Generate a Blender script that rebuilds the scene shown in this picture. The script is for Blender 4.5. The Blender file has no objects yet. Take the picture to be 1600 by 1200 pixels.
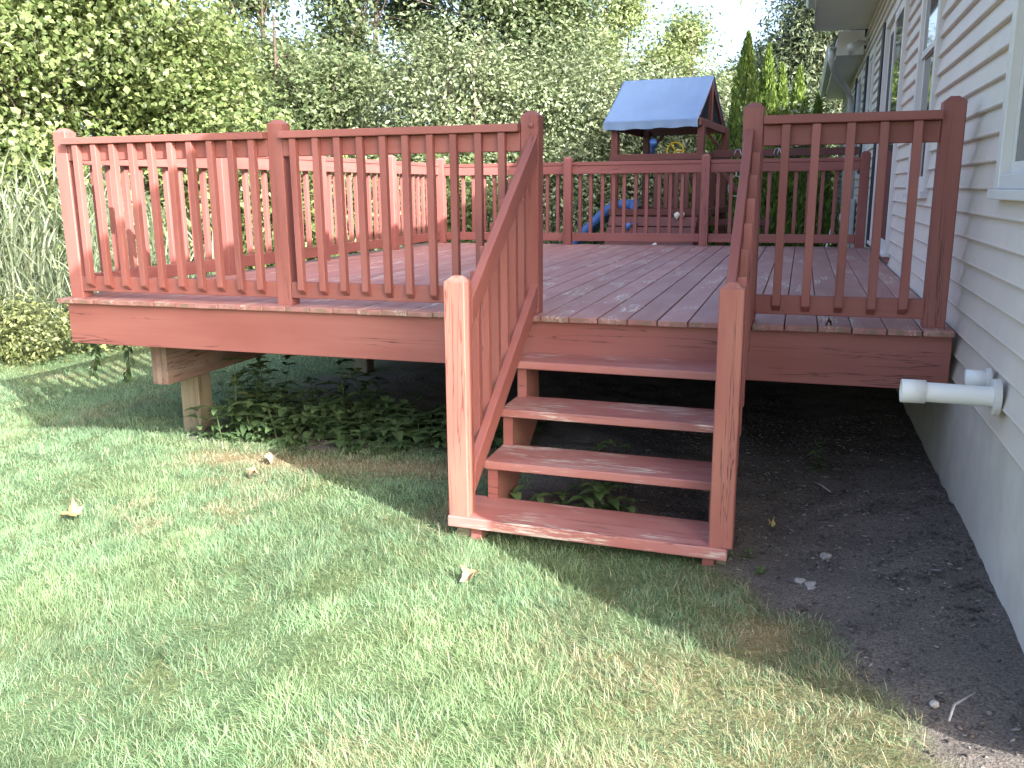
import bpy, bmesh, math, random
import numpy as np
from mathutils import Vector, Matrix

random.seed(7)
RNG = np.random.default_rng(11)
scene = bpy.context.scene
col = scene.collection
R = math.radians

# ------------------------------------------------------------------ camera
cam_d = bpy.data.cameras.new('camera')
cam = bpy.data.objects.new('camera', cam_d)
col.objects.link(cam)
scene.camera = cam
CAM = Vector((1.0457, -4.1136, 0.6113))
yaw, pitch, roll = 0.3142, -0.2184, -0.0085
fwd = Vector((-math.sin(yaw) * math.cos(pitch), math.cos(yaw) * math.cos(pitch), math.sin(pitch)))
rgt = fwd.cross(Vector((0, 0, 1))).normalized()
upv = rgt.cross(fwd)
r2 = math.cos(roll) * rgt + math.sin(roll) * upv
u2 = -math.sin(roll) * rgt + math.cos(roll) * upv
m = Matrix((r2, u2, -fwd)).transposed().to_4x4()
m.translation = CAM
cam.matrix_world = m
cam_d.sensor_width = 36
cam_d.lens = 36 * 1375.97 / 1600
cam_d.clip_start = 0.05
cam_d.clip_end = 1200
scene.render.resolution_x, scene.render.resolution_y = 1024, 768

# ------------------------------------------------------------------ world, sun, exposure
SUN = Vector((-0.715, 0.47, -0.515)).normalized()      # the way the light travels
world = bpy.data.worlds.new('World')
scene.world = world
world.use_nodes = True
wn = world.node_tree.nodes
sky = wn.new('ShaderNodeTexSky')
sky.sky_type = 'NISHITA'
sky.sun_disc = False
sky.sun_elevation = math.asin(-SUN.z)
sky.sun_rotation = math.atan2(-SUN.x, -SUN.y)
sky.air_density = 0.8
sky.dust_density = 5.0
sky.ozone_density = 0.6
world.node_tree.links.new(sky.outputs[0], wn['Background'].inputs[0])
wn['Background'].inputs[1].default_value = 0.15
sl = bpy.data.lights.new('sun', 'SUN')
sl.energy = 4.0
sl.angle = R(0.53)
sl.color = (1.0, 0.975, 0.94)
so = bpy.data.objects.new('sun', sl)
so.rotation_euler = SUN.to_track_quat('-Z', 'Y').to_euler()
so.location = (8, -8, 9)
col.objects.link(so)
vs = scene.view_settings
vs.view_transform = 'Standard'
vs.look = 'None'
vs.gamma = 1
vs.use_curve_mapping = False
vs.exposure = 2.22
scene.cycles.max_bounces = 6
scene.cycles.diffuse_bounces = 4
scene.cycles.transparent_max_bounces = 4

# ------------------------------------------------------------------ helpers
def tag(o, label=None, cat=None, group=None, kind=None):
    for k, v in (('label', label), ('category', cat), ('group', group), ('kind', kind)):
        if v:
            o[k] = v
    return o

def attach(o, parent):
    if parent is not None:
        o.parent = parent
        o.matrix_parent_inverse = WORLD_OF(parent).inverted()

def WORLD_OF(o):
    mw = Matrix.LocRotScale(o.location, o.rotation_euler, o.scale)
    if o.parent:
        mw = WORLD_OF(o.parent) @ o.matrix_parent_inverse @ mw
    return mw

def empty(name, loc, parent=None, label=None, cat=None, group=None, rz=0):
    o = bpy.data.objects.new(name, None)
    o.empty_display_size = 0.1
    o.location = loc
    o.rotation_euler = (0, 0, rz)
    col.objects.link(o)
    attach(o, parent)
    return tag(o, label, cat, group)

def obj(name, me, mat=None, parent=None, matrix=None):
    o = bpy.data.objects.new(name, me)
    col.objects.link(o)
    if mat is not None and not me.materials:
        me.materials.append(mat)
    if matrix is not None:
        o.matrix_basis = matrix
    attach(o, parent)
    return o

def pymesh(name, verts, faces, smooth=False):
    me = bpy.data.meshes.new(name)
    me.from_pydata([tuple(v) for v in verts], [], faces)
    me.update()
    if smooth:
        me.polygons.foreach_set('use_smooth', [True] * len(me.polygons))
    return me

def npmesh(name, verts, faces, colr=None, smooth=False):
    """verts n x 3, faces m x k (all the same k), colr n x 3 per vertex"""
    me = bpy.data.meshes.new(name)
    verts = np.ascontiguousarray(verts, dtype=np.float32)
    faces = np.ascontiguousarray(faces, dtype=np.int32)
    nf, k = faces.shape
    me.vertices.add(len(verts))
    me.vertices.foreach_set('co', verts.ravel())
    me.loops.add(nf * k)
    me.loops.foreach_set('vertex_index', faces.ravel())
    me.polygons.add(nf)
    me.polygons.foreach_set('loop_start', np.arange(0, nf * k, k, dtype=np.int32))
    me.polygons.foreach_set('loop_total', np.full(nf, k, dtype=np.int32))
    if smooth:
        me.polygons.foreach_set('use_smooth', np.ones(nf, dtype=bool))
    me.update(calc_edges=True)
    if colr is not None:
        a = me.attributes.new('col', 'FLOAT_COLOR', 'POINT')
        c4 = np.ones((len(verts), 4), dtype=np.float32)
        c4[:, :3] = colr
        a.data.foreach_set('color', c4.ravel())
    return me

_boxes = {}
def box_mesh(sx, sy, sz, bev, mat):
    key = (round(sx, 4), round(sy, 4), round(sz, 4), bev, mat.name)
    if key in _boxes:
        return _boxes[key]
    bm = bmesh.new()
    bmesh.ops.create_cube(bm, size=1)
    bmesh.ops.scale(bm, vec=(sx, sy, sz), verts=bm.verts)
    if bev:
        bmesh.ops.bevel(bm, geom=bm.edges[:], offset=bev, segments=1, affect='EDGES')
    me = bpy.data.meshes.new('piece')
    bm.to_mesh(me)
    bm.free()
    me.materials.append(mat)
    _boxes[key] = me
    return me

def piece(name, p0, p1, w, t, mat, parent, up=(0, 0, 1), bev=0.003):
    """a length of timber from p0 to p1 (its axis): local x is its length, w across, t along up"""
    p0, p1 = Vector(p0), Vector(p1)
    d = p1 - p0
    L = d.length
    x = d.normalized()
    z = Vector(up)
    z = (z - x * z.dot(x)).normalized()
    y = z.cross(x)
    mm = Matrix((x, y, z)).transposed().to_4x4()
    mm.translation = (p0 + p1) / 2
    return obj(name, box_mesh(L, w, t, bev, mat), mat, parent, mm)

def block(name, lo, hi, mat, parent, bev=0.003):
    lo, hi = Vector(lo), Vector(hi)
    s = hi - lo
    return obj(name, box_mesh(s.x, s.y, s.z, bev, mat), mat, parent, Matrix.Translation((lo + hi) / 2))

def tube_arrays(path, radii, sides=8, cap=True):
    V, F = [], []
    n = len(path)
    path = [Vector(p) for p in path]
    a = None
    for i in range(n):
        d = (path[min(i + 1, n - 1)] - path[max(i - 1, 0)]).normalized()
        if a is None:
            a = d.orthogonal().normalized()
        else:
            a = (a - d * a.dot(d)).normalized()
        b = d.cross(a)
        for k in range(sides):
            t = 2 * math.pi * k / sides
            V.append(path[i] + (a * math.cos(t) + b * math.sin(t)) * radii[i])
    for i in range(n - 1):
        for k in range(sides):
            k2 = (k + 1) % sides
            F.append((i * sides + k, i * sides + k2, (i + 1) * sides + k2, (i + 1) * sides + k))
    if cap:
        F.append(tuple(range(sides))[::-1])
        F.append(tuple((n - 1) * sides + k for k in range(sides)))
    return V, F

def tube(name, path, radii, mat, parent=None, sides=10, smooth=True):
    if not hasattr(radii, '__len__'):
        radii = [radii] * len(path)
    V, F = tube_arrays(path, radii, sides)
    me = pymesh(name, V, F, smooth)
    return obj(name, me, mat, parent)

def join_arrays(parts):
    V, F = [], []
    for v, f in parts:
        o = len(V)
        V += list(v)
        F += [tuple(i + o for i in q) for q in f]
    return V, F

# ------------------------------------------------------------------ materials
def new_mat(name):
    mt = bpy.data.materials.new(name)
    mt.use_nodes = True
    nt = mt.node_tree
    b = nt.nodes['Principled BSDF']
    return mt, nt, b

def N(nt, kind, **kw):
    n = nt.nodes.new(kind)
    for k, v in kw.items():
        setattr(n, k, v)
    return n

def mixc(nt, fac, a, b, blend='MIX'):
    n = nt.nodes.new('ShaderNodeMix')
    n.data_type = 'RGBA'
    n.blend_type = blend
    for sock, val in ((n.inputs[0], fac), (n.inputs[6], a), (n.inputs[7], b)):
        if isinstance(val, (int, float)):
            sock.default_value = val
        elif isinstance(val, tuple):
            sock.default_value = (*val, 1)
        else:
            nt.links.new(val, sock)
    return n.outputs[2]

def math_n(nt, op, a, b=None, clamp=False):
    n = nt.nodes.new('ShaderNodeMath')
    n.operation = op
    n.use_clamp = clamp
    for i, v in enumerate((a, b)):
        if v is None:
            continue
        if isinstance(v, (int, float)):
            n.inputs[i].default_value = v
        else:
            nt.links.new(v, n.inputs[i])
    return n.outputs[0]

def ramp(nt, src, lo, hi):
    n = nt.nodes.new('ShaderNodeMapRange')
    n.interpolation_type = 'SMOOTHSTEP'
    n.inputs[1].default_value = lo
    n.inputs[2].default_value = hi
    nt.links.new(src, n.inputs[0])
    return n.outputs[0]

def coords(nt, rand=True):
    tc = nt.nodes.new('ShaderNodeTexCoord')
    if not rand:
        return tc, tc.outputs['Object'], None
    oi = nt.nodes.new('ShaderNodeObjectInfo')
    mul = math_n(nt, 'MULTIPLY', oi.outputs['Random'], 53.0)
    ad = nt.nodes.new('ShaderNodeVectorMath')
    ad.operation = 'ADD'
    nt.links.new(tc.outputs['Object'], ad.inputs[0])
    nt.links.new(mul, ad.inputs[1])
    return tc, ad.outputs[0], oi.outputs['Random']

def noise(nt, vec, scale, detail=4, rough=0.55, dist=0.0):
    """scale may be a number or a 3-tuple of frequencies"""
    n = nt.nodes.new('ShaderNodeTexNoise')
    n.inputs['Detail'].default_value = detail
    n.inputs['Roughness'].default_value = rough
    n.inputs['Distortion'].default_value = dist
    if isinstance(scale, tuple):
        mp = nt.nodes.new('ShaderNodeVectorMath')
        mp.operation = 'MULTIPLY'
        mp.inputs[1].default_value = scale
        nt.links.new(vec, mp.inputs[0])
        nt.links.new(mp.outputs[0], n.inputs['Vector'])
        n.inputs['Scale'].default_value = 1
    else:
        nt.links.new(vec, n.inputs['Vector'])
        n.inputs['Scale'].default_value = scale
    return n.outputs[0]

def painted_wood(name, base, dark, wear=0.0, crack=0.0, faded=None, endgrain=True, rough=0.55):
    """stained timber, grain along local x"""
    mt, nt, b = new_mat(name)
    tc, v, rnd = coords(nt)
    grain = noise(nt, v, (2.0, 55, 55), 5, 0.6)
    big = noise(nt, v, (1.3, 6, 6), 3, 0.5)
    c = mixc(nt, ramp(nt, big, 0.3, 0.72), base, dark)
    c = mixc(nt, math_n(nt, 'MULTIPLY', ramp(nt, grain, 0.35, 0.75), 0.35), c, dark)
    if faded:
        fd = noise(nt, v, (2.2, 9, 9), 3, 0.6)
        c = mixc(nt, math_n(nt, 'MULTIPLY', ramp(nt, fd, 0.35, 0.75), 0.7), c, faded)
    # piece-to-piece difference
    hsv = nt.nodes.new('ShaderNodeHueSaturation')
    nt.links.new(c, hsv.inputs['Color'])
    nt.links.new(math_n(nt, 'ADD', math_n(nt, 'MULTIPLY', rnd, 0.22), 0.89), hsv.inputs['Value'])
    c = hsv.outputs[0]
    if wear:
        w1 = noise(nt, v, (7, 95, 95), 7, 0.72, 0.12)
        w2 = noise(nt, v, (1.9, 4.5, 4.5), 4, 0.62)
        msk = math_n(nt, 'MULTIPLY', ramp(nt, w1, 0.49, 0.56), ramp(nt, w2, 0.64 - 0.12 * wear, 0.74 - 0.12 * wear))
        worn = mixc(nt, ramp(nt, grain, 0.35, 0.7), (0.60, 0.53, 0.47), (0.36, 0.29, 0.24))
        c = mixc(nt, msk, c, worn)
    if crack:
        k1 = noise(nt, v, (0.8, 24, 24), 4, 0.55, 0.7)
        k2 = math_n(nt, 'ABSOLUTE', math_n(nt, 'SUBTRACT', k1, 0.5))
        line = math_n(nt, 'SUBTRACT', 1.0, ramp(nt, k2, 0.004, 0.014))
        k3 = ramp(nt, noise(nt, v, (0.7, 9, 9), 2, 0.5), 0.62 - 0.13 * crack, 0.68 - 0.13 * crack)
        ck = math_n(nt, 'MULTIPLY', line, k3)
        c = mixc(nt, math_n(nt, 'MULTIPLY', ck, 0.75), c, (0.045, 0.02, 0.017))
    if endgrain:
        sx = nt.nodes.new('ShaderNodeSeparateXYZ')
        nt.links.new(tc.outputs['Normal'], sx.inputs[0])
        e = math_n(nt, 'GREATER_THAN', math_n(nt, 'ABSOLUTE', sx.outputs[0]), 0.85)
        en = noise(nt, v, (1, 22, 22), 4, 0.6)
        ec = mixc(nt, ramp(nt, en, 0.4, 0.6), (0.16, 0.075, 0.06), (0.16, 0.13, 0.085))
        c = mixc(nt, math_n(nt, 'MULTIPLY', e, math_n(nt, 'MULTIPLY', ramp(nt, en, 0.38, 0.62), 0.75)), c, ec)
    nt.links.new(c, b.inputs['Base Color'])
    b.inputs['Roughness'].default_value = rough
    b.inputs['Specular IOR Level'].default_value = 0.35
    bp = nt.nodes.new('ShaderNodeBump')
    bp.inputs['Strength'].default_value = 0.35
    bp.inputs['Distance'].default_value = 0.002
    nt.links.new(grain, bp.inputs['Height'])
    nt.links.new(bp.outputs[0], b.inputs['Normal'])
    return mt

def plain(name, c1, c2=None, scale=8.0, rough=0.6, spec=0.4, metal=0.0, bump=0.0, detail=4):
    mt, nt, b = new_mat(name)
    tc, v, rnd = coords(nt)
    if c2 is None:
        c2 = tuple(x * 0.8 for x in c1)
    n = noise(nt, v, scale, detail, 0.6)
    nt.links.new(mixc(nt, ramp(nt, n, 0.3, 0.7), c1, c2), b.inputs['Base Color'])
    b.inputs['Roughness'].default_value = rough
    b.inputs['Specular IOR Level'].default_value = spec
    b.inputs['Metallic'].default_value = metal
    if bump:
        bp = nt.nodes.new('ShaderNodeBump')
        bp.inputs['Strength'].default_value = 0.5
        bp.inputs['Distance'].default_value = bump
        nt.links.new(n, bp.inputs['Height'])
        nt.links.new(bp.outputs[0], b.inputs['Normal'])
    return mt

def leaf_mat(name, trans=0.35, rough=0.45, spec=0.4):
    mt, nt, b = new_mat(name)
    at = nt.nodes.new('ShaderNodeAttribute')
    at.attribute_name = 'col'
    nt.links.new(at.outputs[0], b.inputs['Base Color'])
    b.inputs['Roughness'].default_value = rough
    b.inputs['Specular IOR Level'].default_value = spec
    tr = nt.nodes.new('ShaderNodeBsdfTranslucent')
    hs = nt.nodes.new('ShaderNodeHueSaturation')
    hs.inputs['Value'].default_value = 1.5
    hs.inputs['Hue'].default_value = 0.485
    nt.links.new(at.outputs[0], hs.inputs['Color'])
    nt.links.new(hs.outputs[0], tr.inputs[0])
    mx = nt.nodes.new('ShaderNodeMixShader')
    mx.inputs[0].default_value = trans
    nt.links.new(b.outputs[0], mx.inputs[1])
    nt.links.new(tr.outputs[0], mx.inputs[2])
    nt.links.new(mx.outputs[0], nt.nodes['Material Output'].inputs[0])
    return mt

RED = (0.295, 0.114, 0.099)
RED_D = (0.24, 0.082, 0.070)
RED_F = (0.40, 0.19, 0.165)
M = {}
M['rail'] = painted_wood('rail_paint', RED, RED_D, crack=0.3)
M['post'] = painted_wood('post_paint', RED, RED_D, crack=0.75)
M['newel'] = painted_wood('newel_paint', (0.31, 0.120, 0.092), RED_D, crack=1.2, faded=(0.34, 0.15, 0.115))
M['rim'] = painted_wood('rim_paint', RED, RED_D, crack=0.6)
M['deck'] = painted_wood('deck_paint', (0.36, 0.17, 0.152), (0.30, 0.135, 0.121), wear=0.85, faded=(0.40, 0.235, 0.218), rough=0.55)
M['tread'] = painted_wood('tread_paint', (0.36, 0.145, 0.128), (0.29, 0.108, 0.096), wear=1.15, crack=0.2, faded=(0.40, 0.20, 0.18), rough=0.5)
M['raw'] = painted_wood('weathered_timber', (0.19, 0.165, 0.115), (0.13, 0.11, 0.07), crack=1.0, faded=(0.22, 0.205, 0.15), endgrain=False, rough=0.8)
M['beam'] = painted_wood('beam_timber', (0.28, 0.22, 0.185), (0.13, 0.085, 0.07), crack=1.0, faded=(0.22, 0.13, 0.10), endgrain=False, rough=0.8)
M['siding'] = plain('vinyl_siding', (0.63, 0.575, 0.52), (0.58, 0.53, 0.485), 3.0, 0.5, 0.35)
M['trim'] = plain('white_trim', (0.64, 0.63, 0.62), (0.59, 0.585, 0.58), 2.5, 0.45, 0.4)
M['soffit'] = plain('soffit_metal', (0.78, 0.75, 0.72), (0.72, 0.69, 0.67), 2.0, 0.55, 0.3)
M['concrete'] = plain('foundation_render', (0.58, 0.555, 0.515), (0.49, 0.47, 0.44), 5.0, 0.9, 0.2, bump=0.004, detail=8)
M['shingle'] = plain('roof_shingle', (0.10, 0.095, 0.09), (0.06, 0.06, 0.06), 25, 0.9, 0.2)
M['pvc'] = plain('white_pvc', (0.76, 0.77, 0.76), (0.70, 0.71, 0.70), 4, 0.4, 0.4)
M['dark'] = plain('dark_shutter', (0.045, 0.045, 0.055), (0.03, 0.03, 0.04), 4, 0.6, 0.3)
M['meter'] = plain('meter_grey', (0.42, 0.44, 0.46), (0.34, 0.36, 0.38), 6, 0.5, 0.4)
M['bark'] = plain('bark', (0.12, 0.095, 0.075), (0.05, 0.042, 0.035), 18, 0.95, 0.1, bump=0.01)
M['leaf'] = leaf_mat('leaf')
M['leafg'] = leaf_mat('glossy_leaf', 0.28, 0.32, 0.6)
M['weed'] = leaf_mat('weed_leaf', 0.25, 0.5, 0.3)
M['grass'] = leaf_mat('grass_blade', 0.35, 0.5, 0.35)
M['needle'] = leaf_mat('evergreen_spray', 0.2, 0.6, 0.25)
M['stone'] = plain('pale_stone', (0.40, 0.38, 0.36), (0.25, 0.24, 0.23), 14, 0.9, 0.2, bump=0.004)
M['gravel'] = leaf_mat('gravel_bits', 0.0, 0.9, 0.2)
M['playwood'] = painted_wood('play_timber', (0.15, 0.05, 0.043), (0.11, 0.036, 0.032), crack=0.3)
M['blue'] = plain('blue_plastic', (0.07, 0.16, 0.44), (0.055, 0.13, 0.38), 3, 0.35, 0.5)
M['tarp'] = plain('blue_tarp', (0.17, 0.26, 0.43), (0.15, 0.23, 0.385), 2.2, 0.32, 0.6)
M['yellow'] = plain('yellow_plastic', (0.65, 0.42, 0.02), (0.55, 0.35, 0.02), 3, 0.4, 0.5)
M['grip_white'] = plain('pale_plastic', (0.70, 0.68, 0.60), (0.62, 0.6, 0.54), 3, 0.5, 0.4)
M['rope'] = plain('rope', (0.42, 0.45, 0.42), (0.35, 0.37, 0.35), 20, 0.8, 0.2)
M['metal'] = plain('galvanised_metal', (0.5, 0.5, 0.5), (0.4, 0.4, 0.4), 12, 0.4, 0.5, 0.9)

def glass_mat():
    mt, nt, b = new_mat('window_glass')
    b.inputs['Base Color'].default_value = (0.035, 0.042, 0.05, 1)
    b.inputs['Roughness'].default_value = 0.03
    b.inputs['Specular IOR Level'].default_value = 0.9
    return mt
M['glass'] = glass_mat()

# ------------------------------------------------------------------ the ground
def sstep(a, b, x):
    t = np.clip((x - a) / (b - a), 0, 1)
    return t * t * (3 - 2 * t)

def gz(x, y):
    x = np.asarray(x, float); y = np.asarray(y, float)
    z = -0.83 - 0.043 * np.clip(-0.3 - x, 0, 4.4)
    z = z + 0.12 * sstep(0.95, 1.75, x) * (1 - sstep(6, 10, y))
    z = z - 0.06 * sstep(0.2, 3.0, y)
    z = z + 0.012 * np.sin(2.1 * x + 0.7) * np.sin(1.7 * y + 0.3) + 0.006 * np.sin(5.3 * x + 2.2 * y)
    return z

def vnoise(x, y, f, seed=0):
    """value noise, numpy"""
    x = np.asarray(x) * f; y = np.asarray(y) * f
    xi = np.floor(x).astype(np.int64); yi = np.floor(y).astype(np.int64)
    xf = x - xi; yf = y - yi
    def h(a, b):
        s = np.sin(a * 127.1 + b * 311.7 + seed * 74.7) * 43758.5453
        return s - np.floor(s)
    u = xf * xf * (3 - 2 * xf); v = yf * yf * (3 - 2 * yf)
    return (h(xi, yi) * (1 - u) + h(xi + 1, yi) * u) * (1 - v) + (h(xi, yi + 1) * (1 - u) + h(xi + 1, yi + 1) * u) * v

DIRT_EDGE = np.array([(-2.2, 1.52), (-1.9, 1.44), (-1.8, 1.40), (-1.58, 1.29), (-1.33, 1.2), (-1.1, 1.0), (-0.88, 0.86), (-0.6, 0.86), (0.0, 0.5)])
def dirt_mask(x, y):
    """1 on bare soil"""
    e = np.interp(y, DIRT_EDGE[:, 0], DIRT_EDGE[:, 1], left=1.62, right=0.5)
    e = e + (vnoise(x, y, 5, 3) - 0.5) * 0.16
    side = sstep(-0.06, 0.06, x - e) * (1 - sstep(0.4, 0.7, y))
    fr = 0.30 + (vnoise(x, y, 3, 5) - 0.5) * 0.2
    under = sstep(-0.1, 0.15, y - fr) * (1 - sstep(5.4, 5.9, y)) * sstep(-3.0, -2.5, x + (vnoise(x, y, 2, 8) - 0.5) * 0.6)
    stairs = sstep(-0.30, -0.15, x) * (1 - sstep(0.86, 0.95, x)) * sstep(-0.78, -0.6, y) * (1 - sstep(0.0, 0.3, y))
    return np.clip(np.maximum(np.maximum(side, under), stairs), 0, 1)

def dry_mask(x, y):
    d = 0.5 * sstep(0.58, 0.85, vnoise(x, y, 1.3, 12)) * sstep(0.3, 0.8, vnoise(x, y, 7, 4))
    d = d + 0.45 * sstep(0.3, 0.9, x * 0.75 - y * 0.35 - 0.35 + (vnoise(x, y, 3, 2) - 0.5))
    band = np.exp(-((y - 0.02) / 0.16) ** 2) * sstep(-2.6, -2.0, x) * (1 - sstep(-0.5, -0.2, x))
    d = np.maximum(d, 1.05 * band)
    d = np.maximum(d, 1.0 * np.exp(-(((x - 1.02) / 0.15) ** 2 + ((y + 1.35) / 0.2) ** 2)))
    d = np.maximum(d, 0.8 * np.exp(-(((x + 0.37) / 0.12) ** 2 + ((y + 0.55) / 0.25) ** 2)))
    return np.clip(d, 0, 1)

def spaced(lo, hi, step, far, grow=1.35):
    a = list(np.arange(lo, hi + 1e-6, step))
    s, v = step, hi
    while v < far:
        s *= grow; v += s; a.append(v)
    s, v = step, lo
    while v > -far:
        s *= grow; v -= s; a.insert(0, v)
    return np.array(a)
gx = spaced(-6.0, 2.0, 0.05, 400)
gy = spaced(-3.2, 3.0, 0.05, 400)
GX, GY = np.meshgrid(gx, gy)
GZ = gz(GX, GY) + dirt_mask(GX, GY) * ((vnoise(GX, GY, 9, 1) - 0.5) * 0.03 + (vnoise(GX, GY, 21, 6) - 0.5) * 0.012)
gv = np.stack([GX.ravel(), GY.ravel(), GZ.ravel()], 1)
nx, ny = len(gx), len(gy)
ii, jj = np.meshgrid(np.arange(nx - 1), np.arange(ny - 1))
a0 = (jj * nx + ii).ravel()
gf = np.stack([a0, a0 + 1, a0 + nx + 1, a0 + nx], 1)
dm = dirt_mask(GX, GY).ravel(); dr = dry_mask(GX, GY).ravel()
gc = np.stack([dm, dr, np.zeros_like(dm)], 1)
ground_me = npmesh('ground', gv, gf, gc, smooth=True)

def ground_mat():
    mt, nt, b = new_mat('lawn_and_soil')
    tc, v, _ = coords(nt, False)
    at = nt.nodes.new('ShaderNodeAttribute'); at.attribute_name = 'col'
    sp = nt.nodes.new('ShaderNodeSeparateColor')
    nt.links.new(at.outputs[0], sp.inputs[0])
    n1 = noise(nt, v, 40, 6, 0.65)
    n2 = noise(nt, v, 2.2, 4, 0.6)
    n3 = noise(nt, v, 120, 4, 0.7)
    green = mixc(nt, ramp(nt, n1, 0.3, 0.7), (0.07, 0.11, 0.05), (0.125, 0.18, 0.09))
    green = mixc(nt, math_n(nt, 'MULTIPLY', ramp(nt, n2, 0.4, 0.7), 0.5), green, (0.14, 0.14, 0.055))
    straw = mixc(nt, ramp(nt, n1, 0.3, 0.7), (0.20, 0.14, 0.075), (0.30, 0.22, 0.12))
    lawn = mixc(nt, math_n(nt, 'MULTIPLY', sp.outputs[1], 0.85), green, straw)
    soil = mixc(nt, ramp(nt, n3, 0.32, 0.7), (0.085, 0.075, 0.068), (0.205, 0.185, 0.17))
    soil = mixc(nt, math_n(nt, 'MULTIPLY', ramp(nt, n1, 0.5, 0.75), 0.5), soil, (0.17, 0.15, 0.135))
    nt.links.new(mixc(nt, sp.outputs[0], lawn, soil), b.inputs['Base Color'])
    b.inputs['Roughness'].default_value = 0.95
    b.inputs['Specular IOR Level'].default_value = 0.15
    bp = nt.nodes.new('ShaderNodeBump')
    bp.inputs['Strength'].default_value = 0.9
    bp.inputs['Distance'].default_value = 0.02
    nt.links.new(math_n(nt, 'ADD', n1, math_n(nt, 'MULTIPLY', n3, 0.5)), bp.inputs['Height'])
    nt.links.new(bp.outputs[0], b.inputs['Normal'])
    return mt
tag(obj('ground', ground_me, ground_mat()), 'lawn and bare soil of the back yard', kind='structure')

# ------------------------------------------------------------------ the deck
B = 0.143
XL, XR, D = -3.121, 1.700, 5.5725
deck = empty('deck', (0, 0, -0.83), None, 'red painted timber deck with railings and a short flight of stairs', 'deck')

k = -22
while k * B < XR - 0.02:
    x0 = max(XL, k * B) + 0.0025
    x1 = min(XR, (k + 1) * B) - 0.0025
    y0 = random.uniform(-0.004, 0.004)
    dz = random.uniform(-0.0012, 0.0012)
    y1 = D + random.uniform(-0.004, 0.004)
    cuts = [y0, y1]
    if k % 3 == 0:
        cuts = [y0, random.choice((1.63, 2.04, 2.85, 3.66, 4.07)), y1]
    for a, b_ in zip(cuts[:-1], cuts[1:]):
        bb = b_ - 0.0015 if b_ != y1 else b_
        piece('deck_board', ((x0 + x1) / 2, a, -0.0135 + dz), ((x0 + x1) / 2, bb, -0.0135 + dz), x1 - x0, 0.027, M['deck'], deck, bev=0.003)
    k += 1
RB, RT = -0.2695, -0.0285
def rim(p0, p1, label=None):
    o = piece('rim_joist', p0, p1, 0.038, RT - RB, M['rim'], deck)
    if label: o['label'] = label
zc = (RB + RT) / 2
rim((XL + 0.045, 0.054, zc), (XR - 0.003, 0.054, zc))
rim((XL + 0.066, 0.074, zc), (XL + 0.066, D - 0.07, zc))
rim((XL + 0.045, D - 0.05, zc), (XR - 0.003, D - 0.05, zc))
for i in range(1, 13):                                     # joists run with the front edge
    yj = 0.054 + i * 0.415
    piece('joist', (XL + 0.087, yj, zc), (XR - 0.003, yj, zc), 0.038, RT - RB, M['beam'], deck, bev=0)
# beams run away from the front, with their ends in view
for bx0 in (-2.735,):
    bm_ = empty('beam', (bx0, 0.30, -0.42), deck)
    for i in range(3):
        xx = bx0 + 0.0385 * i + 0.019
        piece('beam_ply', (xx, 0.29 + (0.006, -0.004, 0.003)[i], -0.414), (xx, 5.35, -0.414), 0.0375, 0.286, M['beam'], bm_, bev=0.002)
    for yp_ in (0.55, 2.9, 5.1):
        px = bx0 + 0.058
        g = float(gz(px, yp_)) - 0.05
        piece('support_post', (px, yp_ + .07, g), (px, yp_ + .07, -0.557), 0.14, 0.14, M['raw'], deck, up=(0, -1, 0), bev=0.006)

_posts = {}
def post_mesh(w, h, mat, ch=0.022):
    """square post with a chamfered head, length along local x so that the grain follows it"""
    key = (w, round(h, 3), mat.name)
    if key in _posts:
        return _posts[key]
    a = w / 2; e = 0.004
    V, F = [], []
    def ring(x, s, e):
        i = len(V)
        for (py, pz) in ((-s + e, -s), (s - e, -s), (s, -s + e), (s, s - e), (s - e, s), (-s + e, s), (-s, s - e), (-s, -s + e)):
            V.append((x, py, pz))
        return i
    r0 = ring(-h / 2, a, e); r1 = ring(h / 2 - ch, a, e); r2_ = ring(h / 2, a - ch * 1.25, e * 0.6)
    for p_, q in ((r0, r1), (r1, r2_)):
        for k_ in range(8):
            k2 = (k_ + 1) % 8
            F.append((p_ + k_, p_ + k2, q + k2, q + k_))
    F.append(tuple(r2_ + k_ for k_ in range(8)))
    F.append(tuple(r0 + k_ for k_ in range(8))[::-1])
    me = pymesh('post', V, F)
    bm = bmesh.new(); bm.from_mesh(me); bmesh.ops.recalc_face_normals(bm, faces=bm.faces); bm.to_mesh(me); bm.free()
    me.materials.append(mat)
    _posts[key] = me
    return me

def post(name, x, y, z0, z1, mat, parent, w=0.089, tilt=(0, 0)):
    h = z1 - z0
    X = Vector((tilt[0], tilt[1], 1)).normalized()
    Z = Vector((0, -1, 0)); Z = (Z - X * Z.dot(X)).normalized(); Y = Z.cross(X)
    mm = Matrix((X, Y, Z)).transposed().to_4x4()
    mm.translation = Vector((x, y, (z0 + z1) / 2))
    return obj(name, post_mesh(w, h, mat), mat, parent, mm)

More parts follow.
